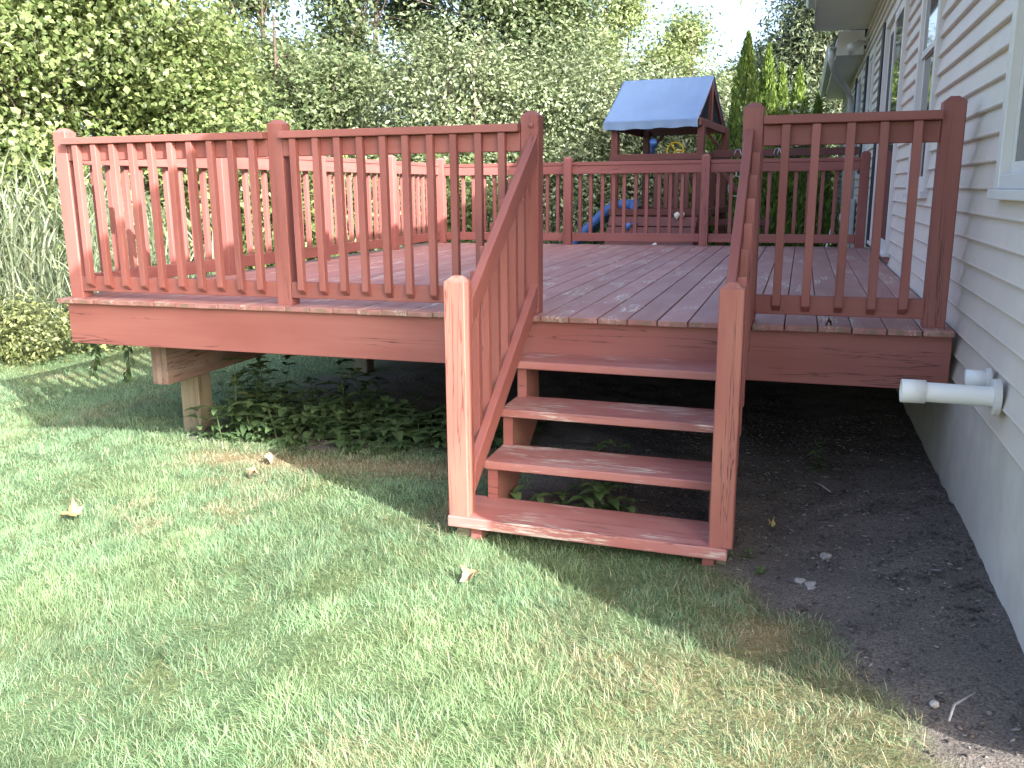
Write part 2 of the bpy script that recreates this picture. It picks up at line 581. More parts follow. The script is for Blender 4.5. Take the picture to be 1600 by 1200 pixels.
_bal = {}
def bal_mesh(L, mat, s=0.036):
    """2x2 picket, local x up, foot cut at a slant (outer face +z longest at the back)"""
    key = round(L, 3)
    if key in _bal:
        return _bal[key]
    a = s / 2
    V = [(-L / 2 + s * 0.8, -a, a), (-L / 2 + s * 0.8, a, a), (-L / 2, a, -a), (-L / 2, -a, -a),
         (L / 2, -a, a), (L / 2, a, a), (L / 2, a, -a), (L / 2, -a, -a)]
    F = [(0, 3, 2, 1), (4, 5, 6, 7), (0, 1, 5, 4), (2, 3, 7, 6), (1, 2, 6, 5), (0, 4, 7, 3)]
    me = pymesh('baluster', V, F)
    bm = bmesh.new(); bm.from_mesh(me); bmesh.ops.recalc_face_normals(bm, faces=bm.faces)
    bmesh.ops.bevel(bm, geom=bm.edges[:], offset=0.0022, segments=1, affect='EDGES'); bm.to_mesh(me); bm.free()
    me.materials.append(mat)
    _bal[key] = me
    return me

def baluster(pos0, pos1, out, parent):
    p0, p1 = Vector(pos0), Vector(pos1)
    X = (p1 - p0).normalized(); Z = Vector(out); Z = (Z - X * Z.dot(X)).normalized(); Y = Z.cross(X)
    mm = Matrix((X, Y, Z)).transposed().to_4x4(); mm.translation = (p0 + p1) / 2
    return obj('baluster', bal_mesh((p1 - p0).length, M['rail']), M['rail'], parent, mm)

def bay(c0, c1, out, nb, parent, hp):
    """rails and balusters between two post centres"""
    c0, c1, out = Vector((*c0, 0)), Vector((*c1, 0)), Vector((*out, 0))
    d = (c1 - c0).normalized()
    a, b_ = c0 + d * 0.0455, c1 - d * 0.0455
    zc_ = hp - 0.058
    o1 = out * 0.023
    piece('cap_board', a + out * 0.043 + Vector((0, 0, zc_ - 0.019)), b_ + out * 0.043 + Vector((0, 0, zc_ - 0.019)), 0.089, 0.037, M['rail'], parent)
    piece('top_rail', a + o1 + Vector((0, 0, zc_ - 0.0385 - 0.0445)), b_ + o1 + Vector((0, 0, zc_ - 0.0385 - 0.0445)), 0.037, 0.088, M['rail'], parent)
    piece('bottom_rail', a + o1 + Vector((0, 0, 0.083)), b_ + o1 + Vector((0, 0, 0.083)), 0.037, 0.088, M['rail'], parent)
    L = (c1 - c0).length
    for i in range(nb):
        t = (i + 1) / (nb + 1)
        q = c0 + (c1 - c0) * t + out * (0.0235 + 0.0365) + d * random.uniform(-0.005, 0.005)
        jt = d * random.uniform(-0.003, 0.003)
        baluster(q + Vector((0, 0, 0.055 + random.uniform(-.006, .006))), q + jt + Vector((0, 0, zc_ - 0.0395)), out, parent)

HP = 0.9715
def railing(label, pts, out, nbs, hp, first=True, last=True):
    e = empty('railing', (pts[0][0], pts[0][1], 0), deck)
    e['label'] = label
    for i, p_ in enumerate(pts):
        if (i == 0 and not first) or (i == len(pts) - 1 and not last):
            continue
        post('post', p_[0], p_[1], 0.0005, hp + random.uniform(-.004, .004), M['post'], e, tilt=(random.uniform(-.004, .004), 0))
    for i, nb in enumerate(nbs):
        bay(pts[i], pts[i + 1], out, nb, e, hp)
    return e
YP = 0.110
YB = D - 0.08
rail_front = railing('deck railing facing the lawn with two bays of balusters', [(-3.028, YP), (-1.6147, YP), (-0.2158, YP)], (0, -1), (10, 10), HP)
railing('short deck railing between the stairs and the house', [(0.82, YP), (1.623, YP)], (0, -1), (5,), HP)
railing('long deck railing on the side by the reeds', [(-3.028, YP), (-2.99, 1.50), (-2.96, 2.85), (-2.945, 4.25), (-2.91, YB)], (-1, 0), (10, 10, 10, 9), 0.955, first=False)
railing('deck railing on the far side in front of the play tower', [(-2.91, YB), (-1.4105, YB), (0.0694, YB), (1.6142, YB)], (0, 1), (11, 11, 11), 0.945, first=False)

# stairs
stairs = empty('staircase', (0.28, -0.45, -0.83), deck)
stairs['label'] = 'open riser flight of four worn treads'
RISE, RUN, Y4, Z4 = 0.1806, 0.2205, -0.2134, -0.1881
TY = lambda i: Y4 - (4 - i) * RUN
TZ = lambda i: Z4 - (4 - i) * RISE
for i in (2, 3, 4):
    z = TZ(i) - 0.0185
    piece('tread', (-0.212, TY(i) + 0.1405, z + 0.002), (0.80, TY(i) + 0.1405, z - 0.003), 0.281, 0.037, M['tread'], stairs, bev=0.004)
z = TZ(1) - 0.024
piece('tread', (-0.2986, TY(1) + 0.1405, z + 0.001), (0.8494, TY(1) + 0.1405, z - 0.013), 0.281, 0.048, M['tread'], stairs, bev=0.005)

def stringer(x0, x1):
    prof = [(0.03, RB + 0.02), (0.03, RT - 0.20)]
    pts = []
    # saw-tooth under the treads, from the deck down to the ground
    pts.append((0.034, TZ(4) - 0.0385))
    for i in (4, 3, 2, 1):
        zt = TZ(i) - (0.0385 if i > 1 else 0.048)
        pts.append((TY(i) + 0.035, zt))
        if i > 1:
            pts.append((TY(i) + 0.035, TZ(i - 1) - (0.0385 if i > 2 else 0.048)))
    g = float(gz(x0, TY(1))) - 0.03
    pts.append((TY(1) + 0.035, g)); pts.append((TY(1) + 0.36, g)); pts.append((0.034, TZ(4) - 0.33))
    n = len(pts)
    V = [(x0, p_[0], p_[1]) for p_ in pts] + [(x1, p_[0], p_[1]) for p_ in pts]
    F = [tuple(range(n))[::-1], tuple(range(n, 2 * n))] + [(i, (i + 1) % n, n + (i + 1) % n, n + i) for i in range(n)]
    me = pymesh('stringer', V, F)
    bm = bmesh.new(); bm.from_mesh(me); bmesh.ops.recalc_face_normals(bm, faces=bm.faces); bm.to_mesh(me); bm.free()
    return obj('stringer', me, M['rim'], stairs)
stringer(-0.205, -0.160)
stringer(0.755, 0.800)
block('stair_footing', (-0.275, TY(1) + 0.05, float(gz(-.25, -.85)) - 0.05), (-0.21, TY(1) + 0.25, TZ(1) - 0.0475), M['raw'], stairs)
block('stair_footing', (0.805, TY(1) + 0.05, float(gz(.83, -.85)) - 0.05), (0.845, TY(1) + 0.25, TZ(1) - 0.062), M['raw'], stairs)

def stair_rail(xn, xr, side, label, xr2=None):
    xr2 = xr if xr2 is None else xr2
    e = empty('stair_railing', (xn, -0.82, TZ(1)), deck)
    e['label'] = label
    post('newel_post', xn, TY(1) + 0.0575, TZ(1) - (0.002 if side < 0 else 0.012), 0.272, M['newel'], e, w=0.0892)
    sl_ = RISE / RUN
    nrm = Vector((0, -sl_, 1)).normalized()
    yA, yB = 0.064, TY(1) + 0.1035
    
    def sloped(name, zt, h):
        """board on edge, both ends cut plumb"""
        t_ = 0.019
        cz = h / math.cos(math.atan(sl_))
        zA, zB_ = zt, zt - (yA - yB) * sl_
        # local x along the slope: build in world then move into a local frame for the grain
        d = Vector((xr2 - xr, yB - yA, zB_ - zA)); L = d.length; X = d.normalized(); Zl = Vector((1, 0, 0)); Zl = (Zl - X * Zl.dot(X)).normalized(); Yl = Zl.cross(X)
        mm = Matrix((X, Yl, Zl)).transposed().to_4x4(); mm.translation = Vector(((xr + xr2) / 2, (yA + yB) / 2, (zA + zB_) / 2))
        inv = mm.inverted()
        W = []
        for (yy, zz, xc) in ((yA, zA, xr), (yB, zB_, xr2)):
            for xx in (xc - t_, xc + t_):
                for zo in (0, -cz):
                    W.append(inv @ Vector((xx, yy, zz + zo)))
        F = [(0, 1, 3, 2), (4, 6, 7, 5), (0, 2, 6, 4), (1, 5, 7, 3), (0, 4, 5, 1), (2, 3, 7, 6)]
        me = pymesh(name, W, F)
        bm = bmesh.new(); bm.from_mesh(me); bmesh.ops.recalc_face_normals(bm, faces=bm.faces)
        bmesh.ops.bevel(bm, geom=bm.edges[:], offset=0.003, segments=1, affect='EDGES'); bm.to_mesh(me); bm.free()
        return obj(name, me, M['rail'], e, mm)
    sloped('handrail', 0.862, 0.089)
    sloped('lower_rail', 0.152, 0.089)
    nb = 6
    for i in range(nb):
        y = yA - 0.075 - i * 0.118
        zt = 0.862 - (yA - y) * sl_ - 0.045
        zb = 0.152 - (yA - y) * sl_ - 0.125
        xb = xr + (xr2 - xr) * (yA - y) / (yA - yB) + side * 0.0375
        baluster((xb, y, zb), (xb, y, zt), (side, 0, 0), e)
    return e
stair_rail(-0.2525, -0.192, -1, 'sloping stair railing on the lawn side with a cracked newel post', -0.226)
stair_rail(0.8235, 0.8050, 1, 'sloping stair railing on the house side with a deeply cracked newel post')
# bolt head on the post at the top of the stairs
tube('bolt_head', [(-0.205, 0.066, 0.905), (-0.205, 0.057, 0.905)], [0.014, 0.013], M['rail'], deck, 12)

# ------------------------------------------------------------------ the house
XW = 1.722
Y0, Y1 = -2.06, 16.0
EAVE = 2.62
house = empty('house', (XW, 3, -0.75), None, 'house with cream vinyl siding, white windows and a wide eave', 'house')
wall = block('wall', (XW + 0.022, Y0, -0.20), (XW + 0.2, Y1, EAVE), M['siding'], house, bev=0)
block('foundation', (XW + 0.006, Y0 + 0.01, -1.4), (XW + 0.3, Y1, -0.205), M['concrete'], house, bev=0)
block('end_wall', (XW + 0.2, Y0, -1.4), (9.4, Y0 + 0.2, EAVE), M['siding'], house, bev=0)
block('end_wall', (XW + 0.2, Y1 - 0.2, -1.4), (9.4, Y1, EAVE), M['siding'], house, bev=0)
block('back_wall', (9.2, Y0 + 0.2, -1.4), (9.4, Y1 - 0.2, EAVE), M['siding'], house, bev=0)

OPEN = [(-1.42, -0.475, 0.585, 2.12), (1.545, 2.455, 0.57, 2.12), (3.50, 5.30, -0.4, 2.10), (6.95, 7.75, 0.75, 2.12), (9.15, 10.1, 0.75, 2.12)]
_sid = {}
def siding_mesh(L, e=0.1017):
    key = round(L, 3)
    if key in _sid:
        return _sid[key]
    # section in (depth outwards -x, z): butt edge stands 13 mm proud with a small lip, top tucks under the next board
    prof = [(0.0, e + 0.012), (-0.004, e + 0.012), (-0.026, 0.013), (-0.029, 0.005), (-0.027, 0.0), (-0.012, -0.004), (0.0, 0.0)]
    n = len(prof)
    V = [(p_[0], -L / 2, p_[1]) for p_ in prof] + [(p_[0], L / 2, p_[1]) for p_ in prof]
    F = [tuple(range(n)), tuple(range(n, 2 * n))[::-1]] + [(i, n + i, n + (i + 1) % n, (i + 1) % n) for i in range(n)]
    me = pymesh('siding_board', V, F)
    bm = bmesh.new(); bm.from_mesh(me); bmesh.ops.recalc_face_normals(bm, faces=bm.faces); bm.to_mesh(me); bm.free()
    me.materials.append(M['siding'])
    _sid[key] = me
    return me
for c in range(28):
    z = -0.22 + 0.1017 * c
    spans = [(Y0 + 0.06, Y1 - 0.12)]
    for (a, b_, zl, zh) in OPEN:
        if z + 0.06 > zl and z + 0.03 < zh:
            ns = []
            for (s, t) in spans:
                if b_ <= s or a >= t:
                    ns.append((s, t)); continue
                if a > s: ns.append((s, a))
                if b_ < t: ns.append((b_, t))
            spans = ns
    seam = 0.42 + 0.02 * math.sin(c * 1.7)
    for (s, t) in spans:
        segs = [(s, t, 0.0)]
        if z < 0.92 and s < seam - 0.1 and t > seam + 0.1:
            segs = [(s, seam + 0.012, -0.0022), (seam - 0.012, t, 0.0)]
        for (s2, t2, off) in segs:
            mm = Matrix.Translation((XW + 0.0217 + off, (s2 + t2) / 2, z))
            obj('siding_board', siding_mesh(t2 - s2), M['siding'], wall, mm)
block('corner_board', (XW - 0.012, Y1 - 0.12, -0.22), (XW + 0.021, Y1 + 0.015, EAVE - 0.01), M['trim'], house)
block('corner_board', (XW - 0.012, Y0 - 0.015, -0.22), (XW + 0.021, Y0 + 0.06, EAVE - 0.01), M['trim'], house)

def window(a, b_, zl, zh, label, meeting=True, shutter=False):
    e = empty('window', (XW, (a + b_) / 2, zl), house)
    e['label'] = label
    w = 0.068
    xo = XW - 0.022
    block('frame', (xo, a, zl), (XW + 0.03, a + w, zh), M['trim'], e)
    block('frame', (xo, b_ - w, zl), (XW + 0.03, b_, zh), M['trim'], e)
    block('frame', (xo, a + w + .0005, zh - w), (XW + 0.03, b_ - w - .0005, zh), M['trim'], e)
    block('sill', (xo - 0.018, a - 0.012, zl - 0.035), (XW + 0.03, b_ + 0.012, zl - 0.0005), M['trim'], e)
    block('frame', (xo + .004, a + w + .0005, zl), (XW + 0.03, b_ - w - .0005, zl + 0.05), M['trim'], e)
    zm = zl + (zh - zl) * 0.545
    s = 0.042
    for (z0, z1, xi) in ((zl + 0.0505, zm + 0.02, 0.012), (zm - 0.018, zh - w - .0005, -0.004)):
        x = XW + xi
        block('sash', (x, a + w + .001, z0), (x + 0.014, a + w + s, z1), M['trim'], e, 0.002)
        block('sash', (x, b_ - w - s, z0), (x + 0.014, b_ - w - .001, z1), M['trim'], e, 0.002)
        block('sash', (x, a + w + s + .0005, z1 - s), (x + 0.014, b_ - w - s - .0005, z1), M['trim'], e, 0.002)
        block('sash', (x, a + w + s + .0005, z0), (x + 0.014, b_ - w - s - .0005, z0 + s), M['trim'], e, 0.002)
        block('pane', (x + 0.005, a + w + s, z0 + s), (x + 0.009, b_ - w - s, z1 - s), M['glass'], e, 0)
    return e
window(-1.42, -0.475, 0.595, 2.12, 'white sash window nearest the lawn')
window(1.545, 2.455, 0.57, 2.12, 'white sash window next to the sliding door')
for (a, b_) in ((6.95, 7.75), (9.15, 10.1)):
    window(a, b_, 0.75, 2.12, 'narrow white window beyond the deck')
    block('shutter', (XW - 0.045, b_ + 0.002, 0.75), (XW - 0.006, b_ + 0.20, 2.12), M['dark'], house)
block('shutter', (XW - 0.045, 5.302, 0.02), (XW - 0.006, 5.52, 2.10), M['dark'], house)

door = empty('sliding_door', (XW, 4.4, 0.02), house)
door['label'] = 'white framed sliding glass door onto the deck'
xo = XW - 0.03
block('frame', (xo, 3.50, 0.085), (XW + 0.03, 3.565, 2.10), M['trim'], door)
block('frame', (xo, 5.235, 0.085), (XW + 0.03, 5.30, 2.10), M['trim'], door)
block('frame', (xo, 3.5655, 2.03), (XW + 0.03, 5.2345, 2.10), M['trim'], door)
block('threshold', (xo - 0.02, 3.49, 0.055), (XW + 0.03, 5.31, 0.0845), M['trim'], door)
block('kick_board', (XW - 0.012, 3.49, 0.002), (XW + 0.02, 5.31, 0.0545), M['rim'], door)
for (a, b_, x) in ((3.566, 4.43, XW - 0.022), (4.37, 5.234, XW + 0.006)):
    block('door_stile', (x, a, 0.086), (x + 0.022, a + 0.07, 2.029), M['trim'], door)
    block('door_stile', (x, b_ - 0.07, 0.086), (x + 0.022, b_, 2.029), M['trim'], door)
    block('door_rail', (x, a + .0705, 0.086), (x + 0.022, b_ - .0705, 0.17), M['trim'], door)
    block('door_rail', (x, a + .0705, 1.95), (x + 0.022, b_ - .0705, 2.029), M['trim'], door)
    block('screen' if a > 4 else 'pane', (x + 0.007, a + 0.07, 0.17), (x + 0.013, b_ - 0.07, 1.95), M['dark' if a > 4 else 'glass'], door, 0)

# roof and eaves
XE = 1.075
block('soffit', (XE, Y0 - 0.68, EAVE), (XW + 0.25, 9.03, EAVE + 0.02), M['soffit'], house, 0)
block('fascia', (XE - 0.022, Y0 - 0.68, EAVE - 0.012), (XE - 0.001, 9.03, EAVE + 0.41), M['trim'], house, 0.002)
def gutter(x, z, y0, y1):
    prof = [(0, 0.0), (0.0, -0.11), (-0.085, -0.11), (-0.12, -0.03), (-0.12, 0.0), (-0.112, 0.0), (-0.112, -0.028), (-0.08, -0.102), (-0.008, -0.102), (-0.008, 0.0)]
    n = len(prof)
    V = [(x + p_[0], y0, z + p_[1]) for p_ in prof] + [(x + p_[0], y1, z + p_[1]) for p_ in prof]
    F = [tuple(range(n)), tuple(range(n, 2 * n))[::-1]] + [(i, n + i, n + (i + 1) % n, (i + 1) % n) for i in range(n)]
    me = pymesh('gutter', V, F)
    bm = bmesh.new(); bm.from_mesh(me); bmesh.ops.recalc_face_normals(bm, faces=bm.faces); bm.to_mesh(me); bm.free()
    return obj('gutter', me, M['trim'], house)
gutter(XE - 0.023, EAVE + 0.405, Y0 - 0.68, 9.03)
def slab(name, pts, t, mat, parent):
    V = [Vector(p_) for p_ in pts]
    nrm = (V[1] - V[0]).cross(V[2] - V[0]).normalized()
    if nrm.z < 0: nrm = -nrm
    W = V + [v + nrm * t for v in V]
    n = len(V)
    F = [tuple(range(n)), tuple(range(n, 2 * n))] + [(i, (i + 1) % n, n + (i + 1) % n, n + i) for i in range(n)]
    me = pymesh(name, W, F)
    bm = bmesh.new(); bm.from_mesh(me); bmesh.ops.recalc_face_normals(bm, faces=bm.faces); bm.to_mesh(me); bm.free()
    return obj(name, me, mat, parent)
XRDG, ZR = 5.55, EAVE + 0.415 + 4.5 * 0.34
YN = Y0 - 0.70
slab('roof', [(XE - 0.05, YN, EAVE + 0.415), (XE - 0.05, 9.05, EAVE + 0.415), (XRDG, 9.05, ZR), (XRDG, YN + 4.5, ZR)], 0.03, M['shingle'], house)
slab('roof', [(10.05, YN, EAVE + 0.415), (10.05, 9.05, EAVE + 0.415), (XRDG + .001, 9.05, ZR), (XRDG + .001, YN + 4.5, ZR)], 0.03, M['shingle'], house)
slab('roof', [(XE - 0.05, YN - .001, EAVE + 0.415), (10.05, YN - .001, EAVE + 0.415), (XRDG, YN + 4.499, ZR)], 0.03, M['shingle'], house)
block('soffit', (XW + 0.2501, Y0 - 0.68, EAVE), (10.0, Y0 + 0.2, EAVE + 0.02), M['soffit'], house, 0)  # unseen near end, hipped with this deep soffit to shade the rim joist
for yy in (9.0,):                                # gable walls
    me = pymesh('gable', [(XW + 0.25, yy, EAVE + 0.021), (9.35, yy, EAVE + 0.021), (XRDG, yy, ZR - 0.02), (XW + 0.25, yy + 0.05, EAVE + 0.021), (9.35, yy + 0.05, EAVE + 0.021), (XRDG, yy + 0.05, ZR - 0.02)],
                [(0, 1, 2), (5, 4, 3), (0, 3, 4, 1), (1, 4, 5, 2), (2, 5, 3, 0)])
    obj('gable', me, M['siding'], house)
block('bargeboard', (XE - 0.02, Y0 - 0.695, EAVE - 0.012), (10.0, Y0 - 0.6812, EAVE + 0.41), M['trim'], house, 0.002)
# unseen upper storey, added to cast shade on the play tower
UX0, UX1, UY0, UY1, UZ = 3.5, 8.2, 2.6, 8.9, 5.7
for (lo, hi) in (((UX0, UY0, 2.7), (UX0 + 0.15, UY1, UZ)), ((UX1 - 0.15, UY0, 2.7), (UX1, UY1, UZ)), ((UX0 + 0.15, UY0, 2.7), (UX1 - 0.15, UY0 + 0.15, UZ)), ((UX0 + 0.15, UY1 - 0.15, 2.7), (UX1 - 0.15, UY1, UZ))):
    block('shading_upper_wall', lo, hi, M['siding'], house, 0)
for xs in (UX0 - 0.35, UX1 + 0.35):
    xm = (UX0 + UX1) / 2 + (0.001 if xs > 5 else 0)
    slab('shading_upper_roof', [(xs, UY0 - 0.3, UZ), (xs, UY1 + 0.1, UZ), (xm, UY1 + 0.1, UZ + 1.15), (xm, UY0 - 0.3, UZ + 1.15)], 0.04, M['shingle'], house)
# lower eave further on
E2 = 2.36
block('soffit', (1.385, 9.10, E2), (XW + 0.021, Y1 + 0.25, E2 + 0.02), M['soffit'], house, 0)
block('fascia', (1.363, 9.10, E2 - 0.012), (1.384, Y1 + 0.25, E2 + 0.18), M['trim'], house, 0.002)
block('eave_return', (1.363, 9.075, E2 - 0.05), (XW - 0.02, 9.099, EAVE - 0.002), M['trim'], house, 0.003)
gutter(1.362, E2 + 0.17, 9.10, Y1 + 0.25)
slab('roof', [(1.34, 9.10, E2 + 0.18), (1.34, Y1 + 0.3, E2 + 0.18), (XRDG, Y1 + 0.3, E2 + 1.5), (XRDG, 9.10, E2 + 1.5)], 0.03, M['shingle'], house)
slab('roof', [(9.8, 9.10, E2 + 0.18), (9.8, Y1 + 0.3, E2 + 0.18), (XRDG + .001, Y1 + 0.3, E2 + 1.5), (XRDG + .001, 9.10, E2 + 1.5)], 0.03, M['shingle'], house)
tube('downspout', [(1.30, 9.35, E2 + 0.10), (1.30, 9.35, E2 - 0.06), (1.34, 9.5, E2 - 0.16), (1.60, 10.8, E2 - 0.34), (1.665, 11.1, E2 - 0.44), (1.665, 11.1, 1.2), (1.665, 11.1, -0.7)], 0.042, M['trim'], house, 8)
# flood light under the eave
fl = empty('flood_light', (1.66, 8.6, 2.38), house)
fl['label'] = 'small twin flood light under the eave'
tube('lamp_base', [(1.705, 8.55, 2.40), (1.66, 8.55, 2.40)], [0.05, 0.045], M['trim'], fl, 12)
for s in (-1, 1):
    tube('lamp_head', [(1.66, 8.55 + s * .05, 2.39), (1.60, 8.50 + s * .12, 2.36), (1.52, 8.46 + s * .15, 2.30), (1.50, 8.45 + s * .155, 2.285)], [0.02, 0.035, 0.058, 0.06], M['trim'], fl, 12)

# pipe through the siding
pipe = empty('drain_pipe', (1.70, -0.89, -0.08), None, 'white plastic pipe with a socket end sticking out of the siding', 'pipe')
ya, za = -0.885, -0.080
V1 = tube_arrays([(1.705, ya, za - .004), (1.47, ya, za)], [0.034, 0.034], 20, False)
o = obj('pipe_tube', pymesh('pipe_tube', *V1, True), M['pvc'], pipe)
prof = [(1.484, 0.0345), (1.4835, 0.0405), (1.408, 0.0405), (1.4065, 0.039), (1.4065, 0.035), (1.408, 0.034), (1.46, 0.033), (1.46, 0.002)]
Vs, Fs = [], []
for (xx, rr) in prof:
    for k_ in range(24):
        t = 2 * math.pi * k_ / 24
        Vs.append((xx, ya + rr * math.cos(t), za + rr * math.sin(t)))
for i in range(len(prof) - 1):
    for k_ in range(24):
        k2 = (k_ + 1) % 24
        Fs.append((i * 24 + k_, i * 24 + k2, (i + 1) * 24 + k2, (i + 1) * 24 + k_))
obj('socket', pymesh('socket', Vs, Fs, True), M['pvc'], pipe)
tube('flange', [(1.709, ya, za - .005), (1.690, ya, za - .005), (1.688, ya, za - .005)], [0.062, 0.062, 0.056], M['trim'], pipe, 24, False)
stub = empty('pipe_stub', (1.70, -0.66, -0.05), None, 'short white pipe stub behind the long drain pipe', 'pipe')
tube('pipe_tube', [(1.706, -0.72, -0.062), (1.63, -0.72, -0.060)], 0.034, M['pvc'], stub, 18)
tube('flange', [(1.709, -0.72, -0.062), (1.697, -0.72, -0.062), (1.695, -0.72, -0.062)], [0.044, 0.044, 0.040], M['trim'], stub, 24, False)

# meter box
mb = empty('meter_box', (1.66, 8.7, 0.0), None, 'grey utility meter box on the siding beyond the deck', 'meter box')
block('box', (1.58, 8.45, -0.02), (1.704, 8.95, 0.44), M['meter'], mb, 0.01)
tube('dial', [(1.579, 8.7, 0.16), (1.54, 8.7, 0.16), (1.52, 8.7, 0.16)], [0.095, 0.095, 0.07], M['metal'], mb, 20)
tube('conduit', [(1.66, 8.7, 0.44), (1.66, 8.7, 1.9)], 0.028, M['meter'], mb, 10)
tube('conduit', [(1.66, 8.6, -0.02), (1.66, 8.6, -0.8)], 0.028, M['meter'], mb, 10)
hose = [(1.50, 9.6, 0.20), (1.46, 9.4, 0.0), (1.40, 9.2, -0.25), (1.33, 9.0, -0.5), (1.28, 8.8, -0.8)]
tag(tube('garden_hose', hose, 0.016, M['grip_white'], None, 8), 'pale hose hanging down beside the far house wall', 'hose')

# ------------------------------------------------------------------ the play tower
PT = Vector((-0.31, 8.45, 0))
prz = R(-7)
play = empty('play_tower', (PT.x, PT.y, float(gz(PT.x, PT.y))), None, 'wooden play tower with blue canopy and blue slide behind the deck', 'play tower', rz=prz)
RZ = Matrix.Rotation(prz, 4, 'Z')
def P(x, y, z):
    v = RZ @ Vector((x, y, 0))
    return Vector((PT.x + v.x, PT.y + v.y, z))
GP = -0.95
W_, L_ = 1.22, 1.55
def pp(name, a, b_, w, t, mat='playwood', up=(0, 0, 1), bev=0.004, par=None):
    return piece(name, P(*a), P(*b_), w, t, M[mat], par or play, up=up, bev=bev)
yd = RZ @ Vector((0, 1, 0)); xd = RZ @ Vector((1, 0, 0))
for (x, y) in ((-W_, 0), (0, 0), (-W_, L_), (0, L_)):
    pp('post', (x, y, GP), (x, y, 1.47), 0.095, 0.095, up=tuple(yd))
    pp('brace', (x + (0.05 if x < 0 else -0.05), y, 1.16), (x + (0.28 if x < 0 else -0.28), y, 1.42), 0.04, 0.07, up=tuple(yd)) if y > 1 else None
for y in (-0.06, L_ + 0.06):
    pp('eave_beam', (-W_ - 0.11, y, 1.45), (-0.02, y, 1.45), 0.04, 0.10)
for x in (-W_ - 0.08, 0.0):
    pp('eave_beam', (x, -0.10, 1.47), (x, L_ + 0.10, 1.43), 0.04, 0.10)
for x in (-W_ - 0.07, -0.06):
    pp('king_post', (x, L_ / 2, 1.49), (x, L_ / 2, 2.10), 0.05, 0.09, up=tuple(yd))
    pp('rafter', (x, -0.03, 1.49), (x, L_ / 2, 2.07), 0.035, 0.045)
    pp('rafter', (x, L_ + 0.03, 1.49), (x, L_ / 2, 2.07), 0.035, 0.045)
pp('ridge_beam', (-W_ - 0.07, L_ / 2, 2.10), (-0.06, L_ / 2, 2.10), 0.05, 0.05)
# canopy: a thin cloth with sag and gathers
def canopy():
    nx_, ny_ = 40, 24
    V, F = [], []
    prof = [(-0.12, 1.50)] + [(-0.12 + (L_ / 2 + 0.12) * t, 1.50 + 0.645 * t) for t in np.linspace(0, 1, ny_)[1:]]
    prof += [(L_ - q[0], q[1]) for q in prof[::-1][1:]]
    npf = len(prof)
    for i in range(nx_):
        s = i / (nx_ - 1)
        x = -W_ - 0.14 + (W_ + 0.115) * s
        for j, (y, z) in enumerate(prof):
            f = min(1, max(0, (z - 1.5) / 0.645))
            sag = -0.022 * math.sin(math.pi * f) * (0.6 + 0.4 * math.sin(s * 9))
            pull = 0.014 * math.exp(-((s - 1.0) / 0.10) ** 2 - (f / 0.25) ** 2) * math.sin(60 * math.atan2(f + 0.02, 1.02 - s))
            rip = 0.0035 * math.sin(s * 61 + 3 * f) * f * (0.4 + s)
            zz = z + sag + pull + rip
            V.append(P(x, y, zz))
    for i in range(nx_ - 1):
        for j in range(npf - 1):
            F.append((i * npf + j, (i + 1) * npf + j, (i + 1) * npf + j + 1, i * npf + j + 1))
    me = pymesh('canopy', V, F, True)
    o = obj('canopy', me, M['tarp'], play)
    for yv in (-0.1225, L_ + 0.1225):                      # hanging hem along each eave
        VV, FF = [], []
        for i in range(nx_):
            s = i / (nx_ - 1)
            x = -W_ - 0.14 + (W_ + 0.115) * s
            wv = 0.004 * math.sin(s * 31)
            VV += [P(x, yv + wv, 1.497), P(x, yv + wv * 1.5, 1.405 + 0.007 * math.sin(s * 23) - 0.012 * (1 - s))]
        for i in range(nx_ - 1):
            FF.append((2 * i, 2 * i + 1, 2 * i + 3, 2 * i + 2))
        h = obj('canopy_hem', pymesh('canopy_hem', VV, FF), M['tarp'], play)
        hm = h.modifiers.new('cloth thickness', 'SOLIDIFY'); hm.thickness = 0.004
    sm = o.modifiers.new('cloth thickness', 'SOLIDIFY')
    sm.thickness = 0.004
    return o
canopy()
# rails, slats, platform
for y in (-0.055, L_ + 0.055):
    pp('guard_rail', (-W_ - 0.06, y, 1.02), (0.06, y, 1.02), 0.035, 0.09)
    pp('guard_rail', (-W_ - 0.06, y, 0.27), (0.06, y, 0.27), 0.035, 0.09)
for x in (-W_ - 0.055, 0.055):
    pp('guard_rail', (x, -0.03, 1.02), (x, L_ + 0.03, 1.02), 0.035, 0.09)
    pp('guard_rail', (x, -0.03, 0.27), (x, L_ + 0.03, 0.27), 0.035, 0.09)
for i in range(7):
    x = -W_ + 0.17 + i * 0.147
    pp('slat', (x, L_ + 0.055, 0.32), (x, L_ + 0.055, 0.97), 0.075, 0.02, up=tuple(yd))
    if i > 2:
        pp('slat', (x, -0.025, 0.32), (x, -0.025, 0.97), 0.06, 0.02, up=tuple(yd))
for i in range(10):
    y = 0.06 + i * 0.158
    pp('platform_board', (-W_, y, 0.22), (0, y, 0.22), 0.14, 0.025)
